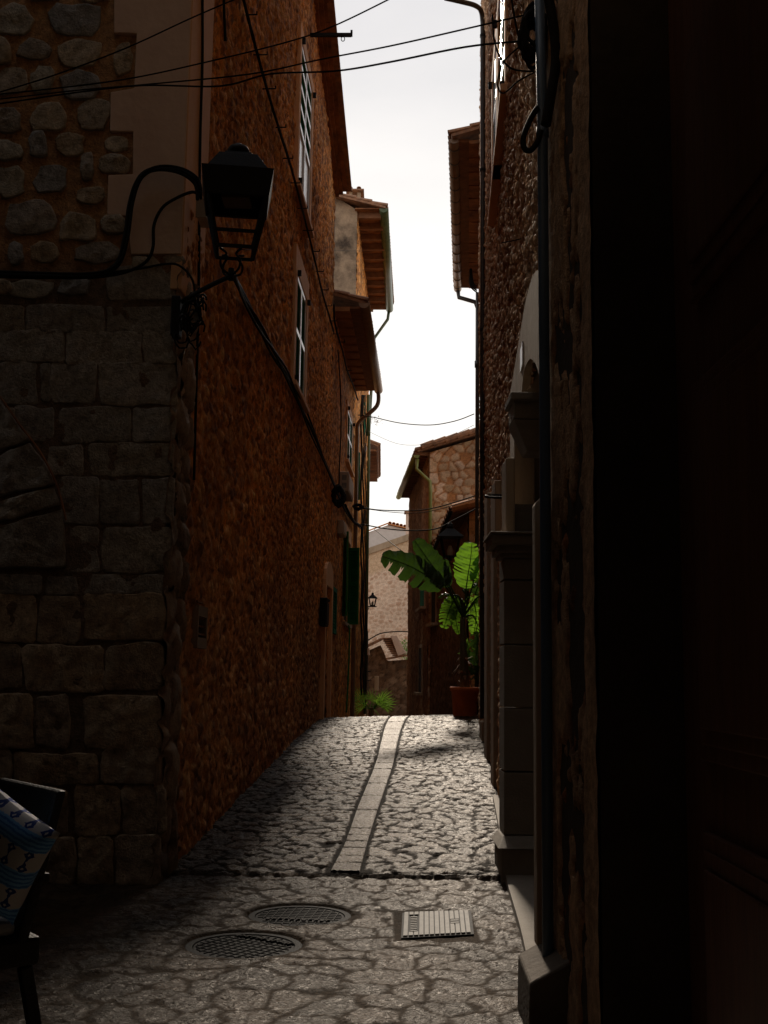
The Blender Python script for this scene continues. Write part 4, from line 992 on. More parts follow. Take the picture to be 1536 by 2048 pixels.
# console at spring level, upper pier, capital, pilaster, base
def xbox(mb, px0, px1, py0, py1, Y, d, inset=0):
    a = atY(px0, py0, Y); b = atY(px1, py1, Y); mb.box((a.x, Y, b.z), (b.x, Y + d, a.z)); return mb
mb = MB(); xbox(mb, 1021, 1112, 783, 800, 7.15, .35); xbox(mb, 1027, 1112, 800, 838, 7.2, .3)
a = atY(1027, 838, 7.2); b = atY(1052, 905, 7.3); r_ = atY(1118, 838, 7.2)
mb.hexa([(b.x, 7.25, b.z), (r_.x, 7.25, b.z), (r_.x, 7.5, b.z), (b.x, 7.5, b.z), (a.x, 7.2, a.z), (r_.x, 7.2, a.z), (r_.x, 7.5, a.z), (a.x, 7.5, a.z)])
mb.build('console', M['greystone'], HR, bevel=.008)
for q in ((1012, 1030, 915, 1066, 7.9, .3), (990, 1003, 960, 1066, 9.9, .3)):
    xbox(MB(), *q).build('upper_pier', M['beige'], HR, bevel=.01)
xbox(MB(), 1030, 1110, 1008, 1066, 7.95, .3).build('upper_panel', M['darkstone'], HR)
mb = MB(); xbox(mb, 981, 1112, 1062, 1068, 7.72, .6); xbox(mb, 984, 1112, 1068, 1090, 7.76, .5); xbox(mb, 994, 1112, 1090, 1106, 7.84, .4); xbox(mb, 1000, 1112, 1106, 1116, 7.9, .3)
mb.build('capital', M['greystone'], HR, bevel=.012)
mb = MB(); zs = [1116, 1160, 1290, 1416, 1544, 1672]
for k in range(5): xbox(mb, 1008, 1112, zs[k] + .6, zs[k + 1] - .6, 7.95, .32)
mb.build('pilaster', M['greystone'], HR, bevel=.006)
a = atY(1006, 1672, 7.93); b = atY(993, 1694, 7.85); r_ = a.x + .45; zg = g(b.x, 7.9)
mb = MB().hexa([(b.x, 7.77, b.z), (r_, 7.77, b.z), (r_, 8.3, b.z), (b.x, 8.3, b.z), (a.x, 7.93, a.z), (r_, 7.93, a.z), (r_, 8.27, a.z), (a.x, 8.27, a.z)]); mb.build('pilaster_base', M['greystone'], HR, bevel=.008)
MB().box((b.x + .03, 7.80, zg - .1), (r_, 8.3, b.z)).build('pilaster_plinth', M['greystone'], HR, bevel=.01)
# far jamb strips of the portal
mb = MB(); a = atY(974, 985, 13.4); b = atY(974, 1440, 13.4); mb.box((a.x, 13.4, g(1.3, 13.4) - .05), (a.x + .4, 13.75, a.z)); mb.build('pier', M['beige'], HR, bevel=.012)
mb = MB(); a = atY(987, 975, 11.6); mb.box((a.x, 11.6, g(1.2, 11.6) - .05), (a.x + .4, 11.9, a.z)); mb.build('pier', M['beige'], HR, bevel=.012)
mb = MB(); a = atY(962.5, 1443, 15.2); b = atY(975, 1480, 15.2); mb.box((a.x, 15.1, g(1.35, 15.2) - .1), (b.x + .1, 15.5, a.z)); mb.build('plinth_block', M['beige'], HR, bevel=.012)
for k, (u0, u1, z0, z1) in enumerate(wins):
    shutter_window(WR, u0, u1, z0, z1, .16, HR, 3)
MB().box((0, -5.9, 13.42), (7.5, .02, 18.5), frR).build('light_block_storey', M['plainwall'], HR)  # unseen block above the frame, added to darken the near alley
# peg hook high on wall and eave of R1 (above the frame)
MB().box((0, -.1, 13.3), (LR, .25, 13.4), frR).build('eave', M['timber'], HR)
tl = MB(); tiles(tl, frR(-.1, -3, 14.4), frR(LR + .2, 0, 0) - frR(0, 0, 0), frR(0, .3, 13.43) - frR(0, -3, 14.4), 1, .095, .4); tl.build('roof', M['tile'], HR)
# ================================================================= NEAR RIGHT HOUSE R0 (doorway beside the camera)
HN = empty('doorway_house', (.74, 5.6, 0), 'very dark near house with peeling plaster and panelled wooden door, right edge', 'house')
X0 = .70
NY = 4.9
def xw(y): return X0 + (NY - y) * .045
JY = 3.97
def peel_wall():
    ys = np.arange(JY, NY + .02, .013); zs = np.arange(-.1, 9.5, .02); y, z = np.meshgrid(ys, zs)
    a = sstep(.48, .54, fbm(y * 5.5, z * 2.2, 120, 6) * .75 + .25 * fbm(y * 26, z * 14, 129, 3)) * sstep(JY + .17, JY + .27, y) * sstep(4.78, 4.62, y)
    rough = fbm(y * 14, z * 9, 121, 5) - .5
    h = -.03 * a + rough * (.016 + .07 * a)
    P = np.stack([xw(y) - h, y, z], -1)
    c = mixc((.52, .33, .19), (.26, .10, .035), a); c = c * (.6 + .8 * fbm(y * 5, z * 2, 123, 4))[..., None]
    c = c * (1 - .35 * sstep(.55, .6, fbm(y * 9, z * 6, 125, 4)) * a)[..., None] + np.array((.28, .11, .03)) * (sstep(.58, .64, fbm(y * 12, z * 7, 127, 4)) * a)[..., None]
    grid_mesh('wall', P, np.concatenate([c, a[..., None]], -1), np.ones((len(zs) - 1, len(ys) - 1), bool), M['ashlar'], HN)
peel_wall()
DX = 1.04; ZC = 5.2
mb = MB()
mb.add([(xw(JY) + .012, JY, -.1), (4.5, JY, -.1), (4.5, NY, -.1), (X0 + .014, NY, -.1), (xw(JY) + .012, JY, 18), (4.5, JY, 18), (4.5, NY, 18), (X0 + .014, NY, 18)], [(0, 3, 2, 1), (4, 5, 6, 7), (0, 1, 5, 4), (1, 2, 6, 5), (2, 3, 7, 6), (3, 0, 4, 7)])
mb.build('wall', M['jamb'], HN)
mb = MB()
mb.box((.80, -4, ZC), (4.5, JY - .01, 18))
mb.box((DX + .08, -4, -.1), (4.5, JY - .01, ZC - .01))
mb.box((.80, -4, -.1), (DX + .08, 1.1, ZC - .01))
mb.box((-9, -9, -.1), (4.5, -4.02, 14))  # unseen rear wing, added to block light from behind the camera
mb.build('wall', M['light_block'], HN)
BLOCK_Y = 3.4
MB().box((-9, -4.02, 3.75), (.79, BLOCK_Y, 14)).build('light_block_vault', M['light_block'], HN)  # unseen vault over the camera, added to block sky light
MB().box((-9, -4.02, -.1), (-4.2, 6.9, 14)).build('wall', M['light_block'], HN)  # unseen mass on the left, added to keep light out
# plinth stone at its foot
mb = MB().hexa([(.575, 4.52, 0), (X0 + .06, 4.52, 0), (X0 + .06, NY, 0), (.575, NY, 0), (.58, 4.52, .20), (X0 + .06, 4.52, .30), (X0 + .06, NY, .32), (.58, NY, .22)])
mb.build('plinth', M['darkstone'], HN, bevel=.01)
MB().hexa([(.655, NY - .03, .25), (X0 + .1, NY - .03, .25), (X0 + .1, NY + .07, .25), (.655, NY + .07, .25), (.655, NY - .03, 2.1), (X0 + .1, NY - .03, 2.26), (X0 + .1, NY + .07, 2.26), (.655, NY + .07, 2.1)]).build('corner_strip', M['beige'], HN, bevel=.01)
# wooden door with panels
def near_door():
    fr = lambda y, n, z: Vector((DX - n, y, z))
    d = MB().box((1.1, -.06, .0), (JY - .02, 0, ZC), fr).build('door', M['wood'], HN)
    zd = [(.30, 1.02), (1.22, 2.05), (2.35, 3.4)]
    pn = MB()
    def pz(px, py): 
        q = ray(px, py); t = DX / q.x; return q.y * t, EYE + q.z * t
    y1, zt = pz(1395, 775); y2, zt2 = pz(1510, 620); yb, zb = pz(1400, 1515); print('door panel', y1, zt, y2, zt2, yb, zb)
    rows = [(zt + .28, zt + 1.15), (zb, zt), (-.1 + .25, zb - .22)]
    for (za, zb_) in rows:
        for (ya, yb_) in ((y1 - .02 - 1.25, y1 - .02), (1.5, y1 - 1.45)):
            pn.box((ya, 0, za), (yb_, .028, zb_), fr); pn.box((ya + .05, .028, za + .05), (yb_ - .05, .012 + .028, zb_ - .05), fr); pn.box((ya + .10, .04, za + .10), (yb_ - .10, .055, zb_ - .10), fr)
    pn.build('door_panel', M['wood'], d, bevel=.006)
near_door()
# ================================================================= OBJECTS
def cable(name, pts, r, label, mat='cable', cat='cable', group=None, k=6, n=7, parent=None):
    o = MB().tube(spline(pts, k), r, n).build(name, M[mat], parent, True)
    if parent is None: tag(o, label, cat, group)
    return o
def bundle(loc, label): return empty('cable_bundle', loc, label, 'cable')
# ---- lantern on corner
def street_lantern():
    c = atY(474, 390, 7.15); base = atY(466, 520, 7.15); Ht = empty('wall_lantern', (-1.44, 7.5, atY(372, 610, 7.5).z), 'large black iron lantern on a scrolled bracket at the left house corner', 'street lamp')
    ang = R(8); ca, sa = math.cos(ang), math.sin(ang)
    def ring(cz, hw): return [Vector((c.x + (a * ca - b * sa) * hw, 7.15 + (a * sa + b * ca) * hw, cz)) for a, b in ((-1, -1), (1, -1), (1, 1), (-1, 1))]
    zr = atY(474, 362, 7.15).z; zr2 = atY(474, 412, 7.15).z; zt = atY(474, 322, 7.15).z; zb = atY(474, 505, 7.15).z; zm = atY(474, 476, 7.15).z
    def frus(mb, z0, h0, z1, h1):
        mb.hexa(ring(z0, h0) + ring(z1, h1))
    h = MB(); frus(h, zr, .205, zt, .125); frus(h, zt, .10, zt + .03, .085)
    h.build('hood', M['hood'], Ht, bevel=.006)
    r_ = MB(); 
    A = ring(zr, .232); B = ring(zr2, .205); A2 = ring(zr, .20); B2 = ring(zr2, .175)
    for i in range(4):
        j = (i + 1) % 4; r_.hexa([B[i], B[j], B2[j], B2[i], A[i], A[j], A2[j], A2[i]])
    frus(r_, zr - .01, .2, zr + .005, .2)
    r_.build('rim', M['iron'], Ht)
    k = MB().lathe((c.x, 7.15, zt + .02), [(.03, 0), (.035, .015), (.07, .03), (.075, .05), (.06, .075), (.03, .09), (.02, .10)], 16); k.build('finial', M['iron'], Ht, True)
    f = MB(); T = ring(zr2 + .01, .185); Bt = ring(zb, .115)
    for i in range(4): f.bar(T[i], Bt[i], .022, .022)
    for zz, hw in ((zb, .115), (zm, .135)):
        q = ring(zz, hw)
        for i in range(4): f.bar(q[i], q[(i + 1) % 4], .018, .018)
    f.build('frame', M['iron'], Ht)
    gl = MB().box((c.x - .09, 7.06, zr2 + .02), (c.x + .09, 7.24, zr2 + .05)); gl.build('lamp_unit', M['wood2'], Ht)
    s_ = MB(); j0 = Vector((c.x - .02, 7.15, zb - .16))
    for a in (0, math.pi / 2, math.pi, 3 * math.pi / 2):
        d = Vector((math.cos(a + .8), math.sin(a + .8), 0)); s_.tube(spline([j0, j0 + d * .075 + Vector((0, 0, .03)), j0 + d * .09 + Vector((0, 0, .09)), j0 + d * .045 + Vector((0, 0, .14)), j0 + d * .1 + Vector((0, 0, .165))], 5), .008, 6)
    s_.tube([j0 + Vector((0, 0, -.03)), j0 + Vector((0, 0, .05))], .02, 8)
    w0 = Vector((-1.43, 7.5, atY(372, 608, 7.5).z)); 
    s_.tube(spline([w0, w0.lerp(j0, .5) + Vector((0, 0, .01)), j0], 5), .016, 8)
    # scroll under arm
    ctr = w0.lerp(j0, .45) + Vector((0, 0, -.07)); d = (j0 - w0); d.z = 0; d.normalize(); pts = []
    for i in range(26):
        t = i / 25 * 2.6 * math.pi; rr = .055 * (1 - i / 34); pts.append(ctr + d * math.cos(t) * rr + Vector((0, 0, 1)) * math.sin(t) * rr)
    s_.tube(pts, .007, 6); s_.tube(spline([w0 + Vector((0, 0, -.22)), w0.lerp(j0, .2) + Vector((0, 0, -.16)), w0.lerp(j0, .5) + Vector((0, 0, -.05))], 5), .008, 6)
    s_.build('bracket', M['iron'], Ht, True)
    MB().box((w0.x - .03, 7.40, w0.z - .25), (w0.x + .03, 7.52, w0.z + .03)).build('mounting_plate', M['iron'], Ht, bevel=.01)
street_lantern()
# meter clutter below bracket
def clutter():
    c = atY(378, 640, 7.42); mb = MB(); rg = random.Random(5)
    for i in range(12):
        p = c + Vector((rg.uniform(-.05, .05), rg.uniform(-.02, .04), rg.uniform(-.12, .08)))
        pts = [p + Vector((.05 * math.cos(t) * (1 + .3 * rg.random()), .015 * math.sin(3 * t), .09 * math.sin(t) * (1 + .4 * rg.random()))) for t in np.linspace(0, 5.6, 14)]
        mb.tube(pts, .006, 6)
    o = mb.build('cable_coil', M['cable'], None, True); tag(o, 'black coil of spare cable bunched under the large lantern bracket', 'cable')
    e = empty('junction_box', c + Vector((.04, .0, .03)), 'small grey junction box tucked into the cable coil under the lantern', 'junction box'); 
    MB().box((c.x + .03, 7.43, c.z + .0), (c.x + .075, 7.5, c.z + .07)).build('body', M['boxgrey'], e, bevel=.005); MB().box((c.x + .028, 7.425, c.z - .004), (c.x + .077, 7.43, c.z + .074)).build('lid', M['steel'], e)
clutter()
# second junction box by the lamp
e = atY(402, 415, 7.6); q = empty('junction_box', e, 'beige junction box fixed on the plaster corner behind the large lantern', 'junction box')
MB().box((e.x - .03, 7.6, e.z - .07), (e.x + .04, 7.8, e.z + .06)).build('body', M['boxgrey'], q, bevel=.006); MB().box((e.x - .034, 7.594, e.z - .074), (e.x + .044, 7.6, e.z + .064)).build('lid', M['beige'], q)
# front facade cables
YF = WALL_Y - .09
fb = [(-40, 545), (60, 548), (180, 549), (232, 528), (252, 470), (262, 400), (280, 352), (315, 335), (360, 340), (392, 362), (398, 395)]
bn = bundle(atY(262, 400, YF), 'thick bundle of black cables looping over the plaster quoin to the large lantern')
for i, (dx, dy, r) in enumerate(((0, 0, .013), (4, 3, .011), (-3, 5, .012), (5, -3, .009))):
    cable('facade_cable', [atY(x + dx * (1 if i else 0), y + dy, YF - .01 * i) for x, y in fb], r, '', parent=bn).name = 'strand'
cable('facade_cable', [atY(x, y, YF) for x, y in [(175, 556), (245, 546), (290, 525), (306, 495), (308, 450), (325, 415), (355, 395), (385, 384), (400, 392)]], .011, 'single black cable curving up the plaster quoin to the beige junction box')
cable('facade_cable', [atY(x, y, YF) for x, y in [(-40, 552), (100, 556), (260, 540), (330, 528), (360, 532), (385, 560), (390, 600)]], .008, 'thin black cable running low across the front wall to the corner')
# overhead wires
def wire(name, px, Y0, Y1, r, label, group=None, cat='wire', k=6):
    n = len(px); x0, x1 = px[0][0], px[-1][0]
    return cable(name, [atY(x, y, Y0 + (Y1 - Y0) * (x - x0) / (x1 - x0)) for x, y in px], r, label, cat=cat, group=group, k=k)
wire('overhead_wire', [(-60, 200), (0, 184), (115, 148), (250, 97), (385, 35), (490, -10), (560, -40)], 6.6, 6.2, .0045, 'topmost overhead wire, climbing steeply across the plaster quoin', 'overhead wires crossing the alley mouth')
wire('overhead_wire', [(-60, 192), (0, 188), (150, 172), (270, 155), (400, 127), (560, 88), (660, 55), (775, 0), (840, -35)], 6.7, 6.0, .0045, 'overhead wire leaving the top of the picture in the middle of the sky', 'overhead wires crossing the alley mouth')
wire('overhead_wire', [(-60, 202), (0, 198), (150, 181), (300, 168), (500, 148), (640, 119), (780, 92), (930, 58), (1045, 31)], 6.7, 4.8, .0042, 'overhead wire, the upper of the two reaching the right wall', 'overhead wires crossing the alley mouth')
wire('overhead_wire', [(-60, 212), (0, 207), (130, 188), (280, 171), (440, 172), (540, 148), (670, 142), (780, 124), (930, 94), (1045, 82)], 6.7, 4.8, .005, 'overhead wire, the lower of the two reaching the right wall', 'overhead wires crossing the alley mouth')
# facade bundle with pegs on alley side of corner house
wp = lambda pts, W, off: [onwall(x, y, W, off) for x, y in pts]
bA = [(468, -60), (487, 0), (505, 70), (525, 145), (548, 225), (578, 320), (600, 400), (625, 500), (645, 585), (668, 664)]
bn = bundle(onwall(578, 320, WA, .06), 'twisted black cable on iron pins descending the upper orange wall past the white windows')
for i in range(3): cable('strand', [p + Vector((0, .02 * math.sin(3 * j + i * 2), .02 * math.cos(2 * j + i * 2))) for j, p in enumerate(spline(wp(bA, WA, .06 + .012 * i), 2))], .011, '', k=3, parent=bn)
pg = []
for x, y in [(490, 30), (512, 110), (530, 178), (552, 255), (567, 317), (583, 366), (598, 417), (610, 461), (624, 503), (633, 543), (643, 580), (650, 612), (660, 642), (667, 668)]:
    p = onwall(x, y, WA, .02); q = p + Vector((.11, -.01, 0))
    o = MB().tube([p + Vector((-.06, 0, 0)), q], .007, 6).tube([q, q + Vector((0, 0, .03))], .007, 6).build('cable_pin', M['iron'], None)
    tag(o, 'small iron pin holding the twisted cable off the upper orange wall', 'cable pin', 'iron pins carrying the upper cable')
bB = [(462, 545), (490, 600), (520, 655), (548, 705), (575, 752), (600, 808), (625, 865), (650, 922), (668, 965), (685, 1005), (700, 1030), (722, 1052)]
bn = bundle(onwall(600, 808, WA, .05), 'heavy slack cable bundle running down the orange wall from the lantern to the black junction')
for i in range(4):
    offs = [(0, 0), (6, 4), (-4, 3), (3, -5)][i]
    pts = [onwall(x + offs[0] * math.sin(j * 1.3 + i), y + offs[1] * math.cos(j * 1.7), WA, .05 + .015 * i) if x < 650 else onwall(x, y + 2 * i, WA, .05 + .015 * i) for j, (x, y) in enumerate(bB)]
    pts[0] = atY(462 + i * 2, 545, 7.4)
    cable('strand', pts, .013, '', parent=bn)
cable('facade_cable', wp([(405, -20), (405, 120), (401, 260), (399, 400), (397, 600), (392, 800), (388, 960)], WA, .04), .010, 'straight black cable dropping down the house corner behind the lantern')
cable('facade_cable', wp([(447, -20), (449, 40), (451, 82)], WA, .04), .012, 'short loose cable end hanging high on the orange wall')
cable('facade_cable', wp([(676, 700), (681, 780), (682, 860), (679, 930), (678, 985)], WB, .05), .012, 'thin black cable dropping straight down to the electrical box')
cable('facade_cable', wp([(668, 608), (669, 640), (676, 672), (686, 705), (694, 740), (706, 770), (713, 792), (716, 800)], WB, .06), .018, 'short twisted cable stepping down under the boarded eave')
for x, y in ((671, 601), (673, 632), (676, 684), (690, 741), (697, 762)):
    p = onwall(x, y, WB, .0); o = MB().tube([p, p + Vector((.14, 0, 0))], .010, 6).tube([p + Vector((.12, 0, 0)), p + Vector((.12, 0, .05))], .010, 6).build('cable_pin', M['iron'], None); tag(o, 'iron pin holding the short cable under the boarded eave', 'cable pin', 'iron pins under the boarded eave')
# vertical dark cable bundle by brown downpipe
bn = bundle(atY(727, 1100, 25.9), 'vertical bundle of black cables beside the brown downpipe')
for i, xx in enumerate((723, 727, 731)):
    o_ = cable('strand', [atY(xx + 1.5 * math.sin(y * .05 + i), y, 25.9 + .25 * i) for y in range(790, 1430, 40)], .022 - .004 * i, '', k=3, parent=bn)
o = MB().tube([atY(719, 905, 25.3), atY(718, 1000, 25.3)], .02, 8).tube(spline([atY(697.5, 1250, 23.6), atY(699, 1270, 23.6), atY(697, 1340, 23.6), atY(693, 1425, 23.4)], 5), .017, 8).build('drain_pipe', M['green'], None, True)
tag(o, 'thin green drain pipe on the wall below the green shutter', 'pipe')
# electrical box & black junction tangle
def wbox(name, W, px0, px1, py0, py1, dep, mat, label, cat, extra=None):
    fr = frame(W); a = onwall(px0, py0, W, .03); c_ = onwall(px0, py1, W, .03); b = onwall(px1, (py0 + py1) / 2, W, .03); ua, ub = upos(a, W), upos(b, W)
    e = empty(name, fr((ua + ub) / 2, .03, c_.z), label, cat)
    MB().box((ua, .02, c_.z), (ub, dep, a.z), fr).build('body', M[mat], e, bevel=.01)
    MB().box((ua + .03, dep, c_.z + .03), (ub - .03, dep + .012, a.z - .03), fr).build('cover', M[mat], e, bevel=.004)
    if extra: extra(e, fr, ua, ub, c_.z, a.z)
    return e
def mk_sock(e, fr, ua, ub, z0, z1):
    for k in (.3, .7):
        zc_ = z0 + (z1 - z0) * k; MB().box((ua - .004, dp_ * .35, zc_ - .05), (ua, dp_ * .8, zc_ + .05), fr).build('label_plate', M['steel'], e)
dp_ = .2
wbox('electrical_box', WB, 680, 690, 943, 984, .20, 'boxgrey', 'pale beige electrical box above the black cable junction on the orange wall', 'electrical box', mk_sock)
wbox('electrical_box', WB, 675.5, 681, 1040, 1068, .14, 'boxgrey', 'small beige box below the black cable junction, beside the green shutter', 'electrical box')
def tangle(name, px, py, Y, w_, h_, n, r, label, seed, dy=.1):
    rg = random.Random(seed); c_ = atY(px, py, Y); mb = MB()
    for i in range(n):
        a0 = rg.uniform(0, 6.28); pts = []
        for j in range(9): t = a0 + j * .8; pts.append(c_ + Vector((w_ / 2 * math.cos(t) * rg.uniform(.5, 1.1), dy * math.sin(t * .7 + i), h_ / 2 * math.sin(t) * rg.uniform(.5, 1.1))))
        mb.tube(spline(pts, 3), r, 6)
    o = mb.build(name, M['cable'], None, True); tag(o, label, 'cable'); return o
t_ = onwall(676, 992, WB, .12); tangle('cable_junction', 677, 992, t_.y, .22, .36, 16, .02, 'bulky black tangle of cables where the wall cables meet below the electrical box', 3, .15)
tangle('cable_junction', 716, 1014, 25.3, .22, .12, 10, .016, 'small black tangle of cable wrapped round the brown downpipe', 4)
cable('facade_cable', [atY(x, y, Y) for x, y, Y in ((690, 1010, 22.6), (700, 1030, 23.4), (708, 1044, 24.4), (722, 1052, 25.6))], .03, 'thick black cable leading from the tangle to the brown downpipe')
def mailx(e, fr, ua, ub, z0, z1): MB().box((ua - .02, .02, z1), (ub + .02, .14, z1 + .04), fr).build('lid', M['iron'], e, bevel=.01)
wbox('wall_box', WA, 641, 646, 1200, 1252, .12, 'iron', 'black box hanging on the wall beside the alley door', 'box', mailx)
# metal bracket bar at top left
p = onwall(618, 70, WA, .0); q = p + (atY(703, 70, p.y) - atY(618, 70, p.y))
hook = empty('iron_bracket', p, 'black iron bar with upturned end and ring jutting against the sky', 'bracket')
MB().bar(p, q, .045, .045).bar(q + Vector((0, 0, -.02)), q + Vector((0, 0, .07)), .03, .03).build('bar', M['iron'], hook)
rc = p.lerp(q, .8); MB().tube([rc + Vector((.025 * math.cos(t), 0, -.06 + .035 * math.sin(t))) for t in np.linspace(0, 6.28, 13)], .006, 6).build('ring', M['iron'], hook)
# ---- right side pipes
dpipe = empty('downpipe', (1.35, 15.5, g(1.35, 15.5)), 'tall dark downpipe with bent top running the full height of the right house', 'downpipe')
X = atY(966, 700, 15.4)
pts = [atY(890, -4, 15.0), atY(925, 4, 15.1), atY(950, 11, 15.2), atY(962, 22, 15.35), atY(965.5, 45, 15.4)]
MB().tube(spline(pts, 5) + [atY(966, 300, 15.4), atY(965, 800, 15.4), atY(965, 1437, 15.4)], .036, 12).build('pipe', M['pipe_dark'], dpipe, True)
for yy in (72, 340, 660, 905, 1195):
    c_ = atY(965.5, yy, 15.4); mb = MB().tube([c_ + Vector((0, 0, -.02)), c_ + Vector((0, 0, .02))], .044, 12).box((c_.x, 15.38, c_.z - .01), (c_.x + .12, 15.42, c_.z + .01)); mb.build('clamp', M['iron'], dpipe)
o = MB().tube([atY(954.5, y, 21.5) for y in (585, 722, 1000, 1435)], .032, 10).tube([atY(954, 722, 21.5), atY(954, 735, 21.5)], .048, 10).build('thin_pipe', M['pipe_dark'], None, True); tag(o, 'thinner dark pipe with a joint collar, just left of the tall downpipe', 'pipe')
# coil of wires under gutter
bn = bundle(atY(942, 545, 24), 'black cables curling below the boarded eave on the right')
for i in range(4):
    cable('strand', [atY(950 - 1, 470 + i * 3, 24), atY(944 - i, 505, 24), atY(940 + i * 1.2, 545, 24), atY(941 + i * 2, 572 - i * 2, 24), atY(954, 585 - i * 4, 24)], .016, '', parent=bn)
# near conduit
cd = empty('conduit_pipe', (.66, 4.72, 0), 'blue grey conduit pipe standing full height on the near right wall corner', 'pipe')
MB().tube([atY(1078, -60, 4.72), atY(1085, 260, 4.72), atY(1090, 900, 4.72), atY(1094, 1500, 4.72), atY(1096, 1985, 4.72)], .023, 14).build('pipe', M['conduit'], cd, True)
for yy in (265, 1985):
    c_ = atY(1085 if yy < 500 else 1096, yy, 4.72); MB().tube([c_ + Vector((0, 0, -.025)), c_ + Vector((0, 0, .025))], .028, 14).build('collar', M['conduit'], cd, True)
MB().tube([atY(1096, 1995, 4.72), Vector((atY(1096, 1990, 4.72).x, 4.72, .05))], .027, 14).build('foot_pipe', M['iron'], cd, True)
# cable loops near top right
tangle('cable_junction', 1066, 70, 4.8, .11, .24, 18, .009, 'dense black knot of cables on the near right wall where the overhead wires arrive', 8, .06)
def loop(px, r, label, Y=4.85, mat='cable'): cable('hanging_cable', [atY(x, y, Y) for x, y in px], r, label, mat=mat)
loop([(1075, 215), (1060, 240), (1047, 275), (1050, 298), (1062, 300), (1074, 285), (1083, 262)], .013, 'thick black cable loop hanging beside the conduit collar', 4.7)
loop([(1022, -10), (1030, 40), (1038, 75), (1045, 85)], .005, 'thin cable coming down from the top into the black knot')
loop([(985, 30), (988, 75), (998, 110), (1020, 135), (1045, 142), (1078, 142)], .006, 'thin black cable sagging left of the knot toward the conduit', 6.5)
loop([(1045, 88), (1010, 120), (998, 150), (995, 172), (1008, 186), (1040, 160), (1084, 138)], .005, 'thin black cable making a low slack loop by the window surround', 6.5)
loop([(1095, -20), (1108, 60), (1112, 120), (1104, 180), (1092, 250)], .022, 'very thick black cable bundle hanging right of the conduit', 4.5)
loop([(1060, 468), (1040, 478), (1002, 486)], .004, 'thin wire crossing the brown rubble wall', 8)
hk = atY(1000, 993, 9.2); o = MB().tube([hk + Vector((.12 * math.cos(t) * 1.0, .05 * math.sin(t), .018 * math.sin(t))) for t in np.linspace(0, 6.28, 17)], .011, 6).build('iron_ring', M['iron'], None, True); tag(o, 'flat black iron ring projecting above the portal capital', 'ring')
# far wires
wire('span_wire', [(716, 830), (745, 834), (800, 846), (860, 850), (910, 842), (948, 828)], 25.5, 21.5, .010, 'dark wire sagging across the sky between the two downpipes', cat='wire')
wire('span_wire', [(735, 862), (790, 886), (835, 890), (880, 882), (948, 850)], 27, 22, .004, 'faint hair thin wire sagging lowest across the bright sky')
wire('span_wire', [(718, 1014), (760, 1020), (830, 1021), (880, 1013), (955, 990)], 25.3, 21.5, .012, 'black wire spanning level with the top of the far chimney')
wire('span_wire', [(720, 1016), (780, 1024), (830, 1026), (880, 1018), (955, 996)], 25.3, 21.5, .007, 'thinner wire just under the chimney level wire')
wire('span_wire', [(722, 1048), (770, 1057), (820, 1061), (870, 1058), (905, 1042), (957, 1015)], 25.6, 21.5, .014, 'thickest black wire sagging in front of the far white gable')
wire('span_wire', [(748, 1058), (775, 1080), (805, 1103), (830, 1122)], 40, 32, .012, 'short diagonal wire in front of the far pale stone wall')
wire('span_wire', [(722, 1290), (745, 1275), (765, 1266), (800, 1263), (830, 1265)], 43, 43, .022, 'black cable running along the foot of the far pale wall above the shed')
wire('span_wire', [(480, 499), (560, 500), (640, 501), (725, 502)], 9, 25, .004, 'faint level wire in front of the upper orange wall')
# far lantern on bracket
def far_lantern(px, py, Y, s, label, wallx):
    c_ = atY(px, py, Y); e = empty('street_lantern', c_, label, 'street lamp')
    mb = MB(); 
    def rg(z, h): return [Vector((c_.x + a * h * s, Y + b * h * s, c_.z + z * s)) for a, b in ((-1, -1), (1, -1), (1, 1), (-1, 1))]
    mb.hexa(rg(.30, .24) + rg(.46, .07)); mb.lathe((c_.x, Y, c_.z + .46 * s), [(.05 * s, 0), (.07 * s, .04 * s), (.05 * s, .09 * s), (.01, .12 * s)], 10); mb.build('hood', M['iron'], e)
    f = MB(); T = rg(.30, .17); B = rg(-.05, .10)
    for i in range(4): f.bar(T[i], B[i], .025, .025); f.bar(B[i], B[(i + 1) % 4], .03, .03)
    f.build('frame', M['iron'], e)
    MB().lathe((c_.x, Y, c_.z - .05 * s), [(.04 * s, 0), (.06 * s, .1 * s), (.03 * s, .2 * s)], 8).build('lamp', M['boxgrey'], e)
    b = MB(); b.bar((wallx, Y, c_.z - .10 * s), (c_.x + .2 * s, Y, c_.z - .10 * s), .03, .03); b.tube(spline([(wallx, Y, c_.z - .35 * s), (wallx + (c_.x - wallx) * .5, Y, c_.z - .3 * s), (c_.x - .1, Y, c_.z - .12 * s)], 5), .012, 6); b.tube([(c_.x, Y, c_.z - .12 * s), (c_.x, Y, c_.z - .03 * s)], .03, 6); b.build('bracket', M['iron'], e)
far_lantern(745, 1209, 34.0, .62, 'small black lantern on a wall bracket in front of the far pale stone wall', -.62)
far_lantern(900, 1108, 21.5, 1.05, 'dark lantern with wide hood half lost under the low sloping eave, above the banana leaves', 1.95)
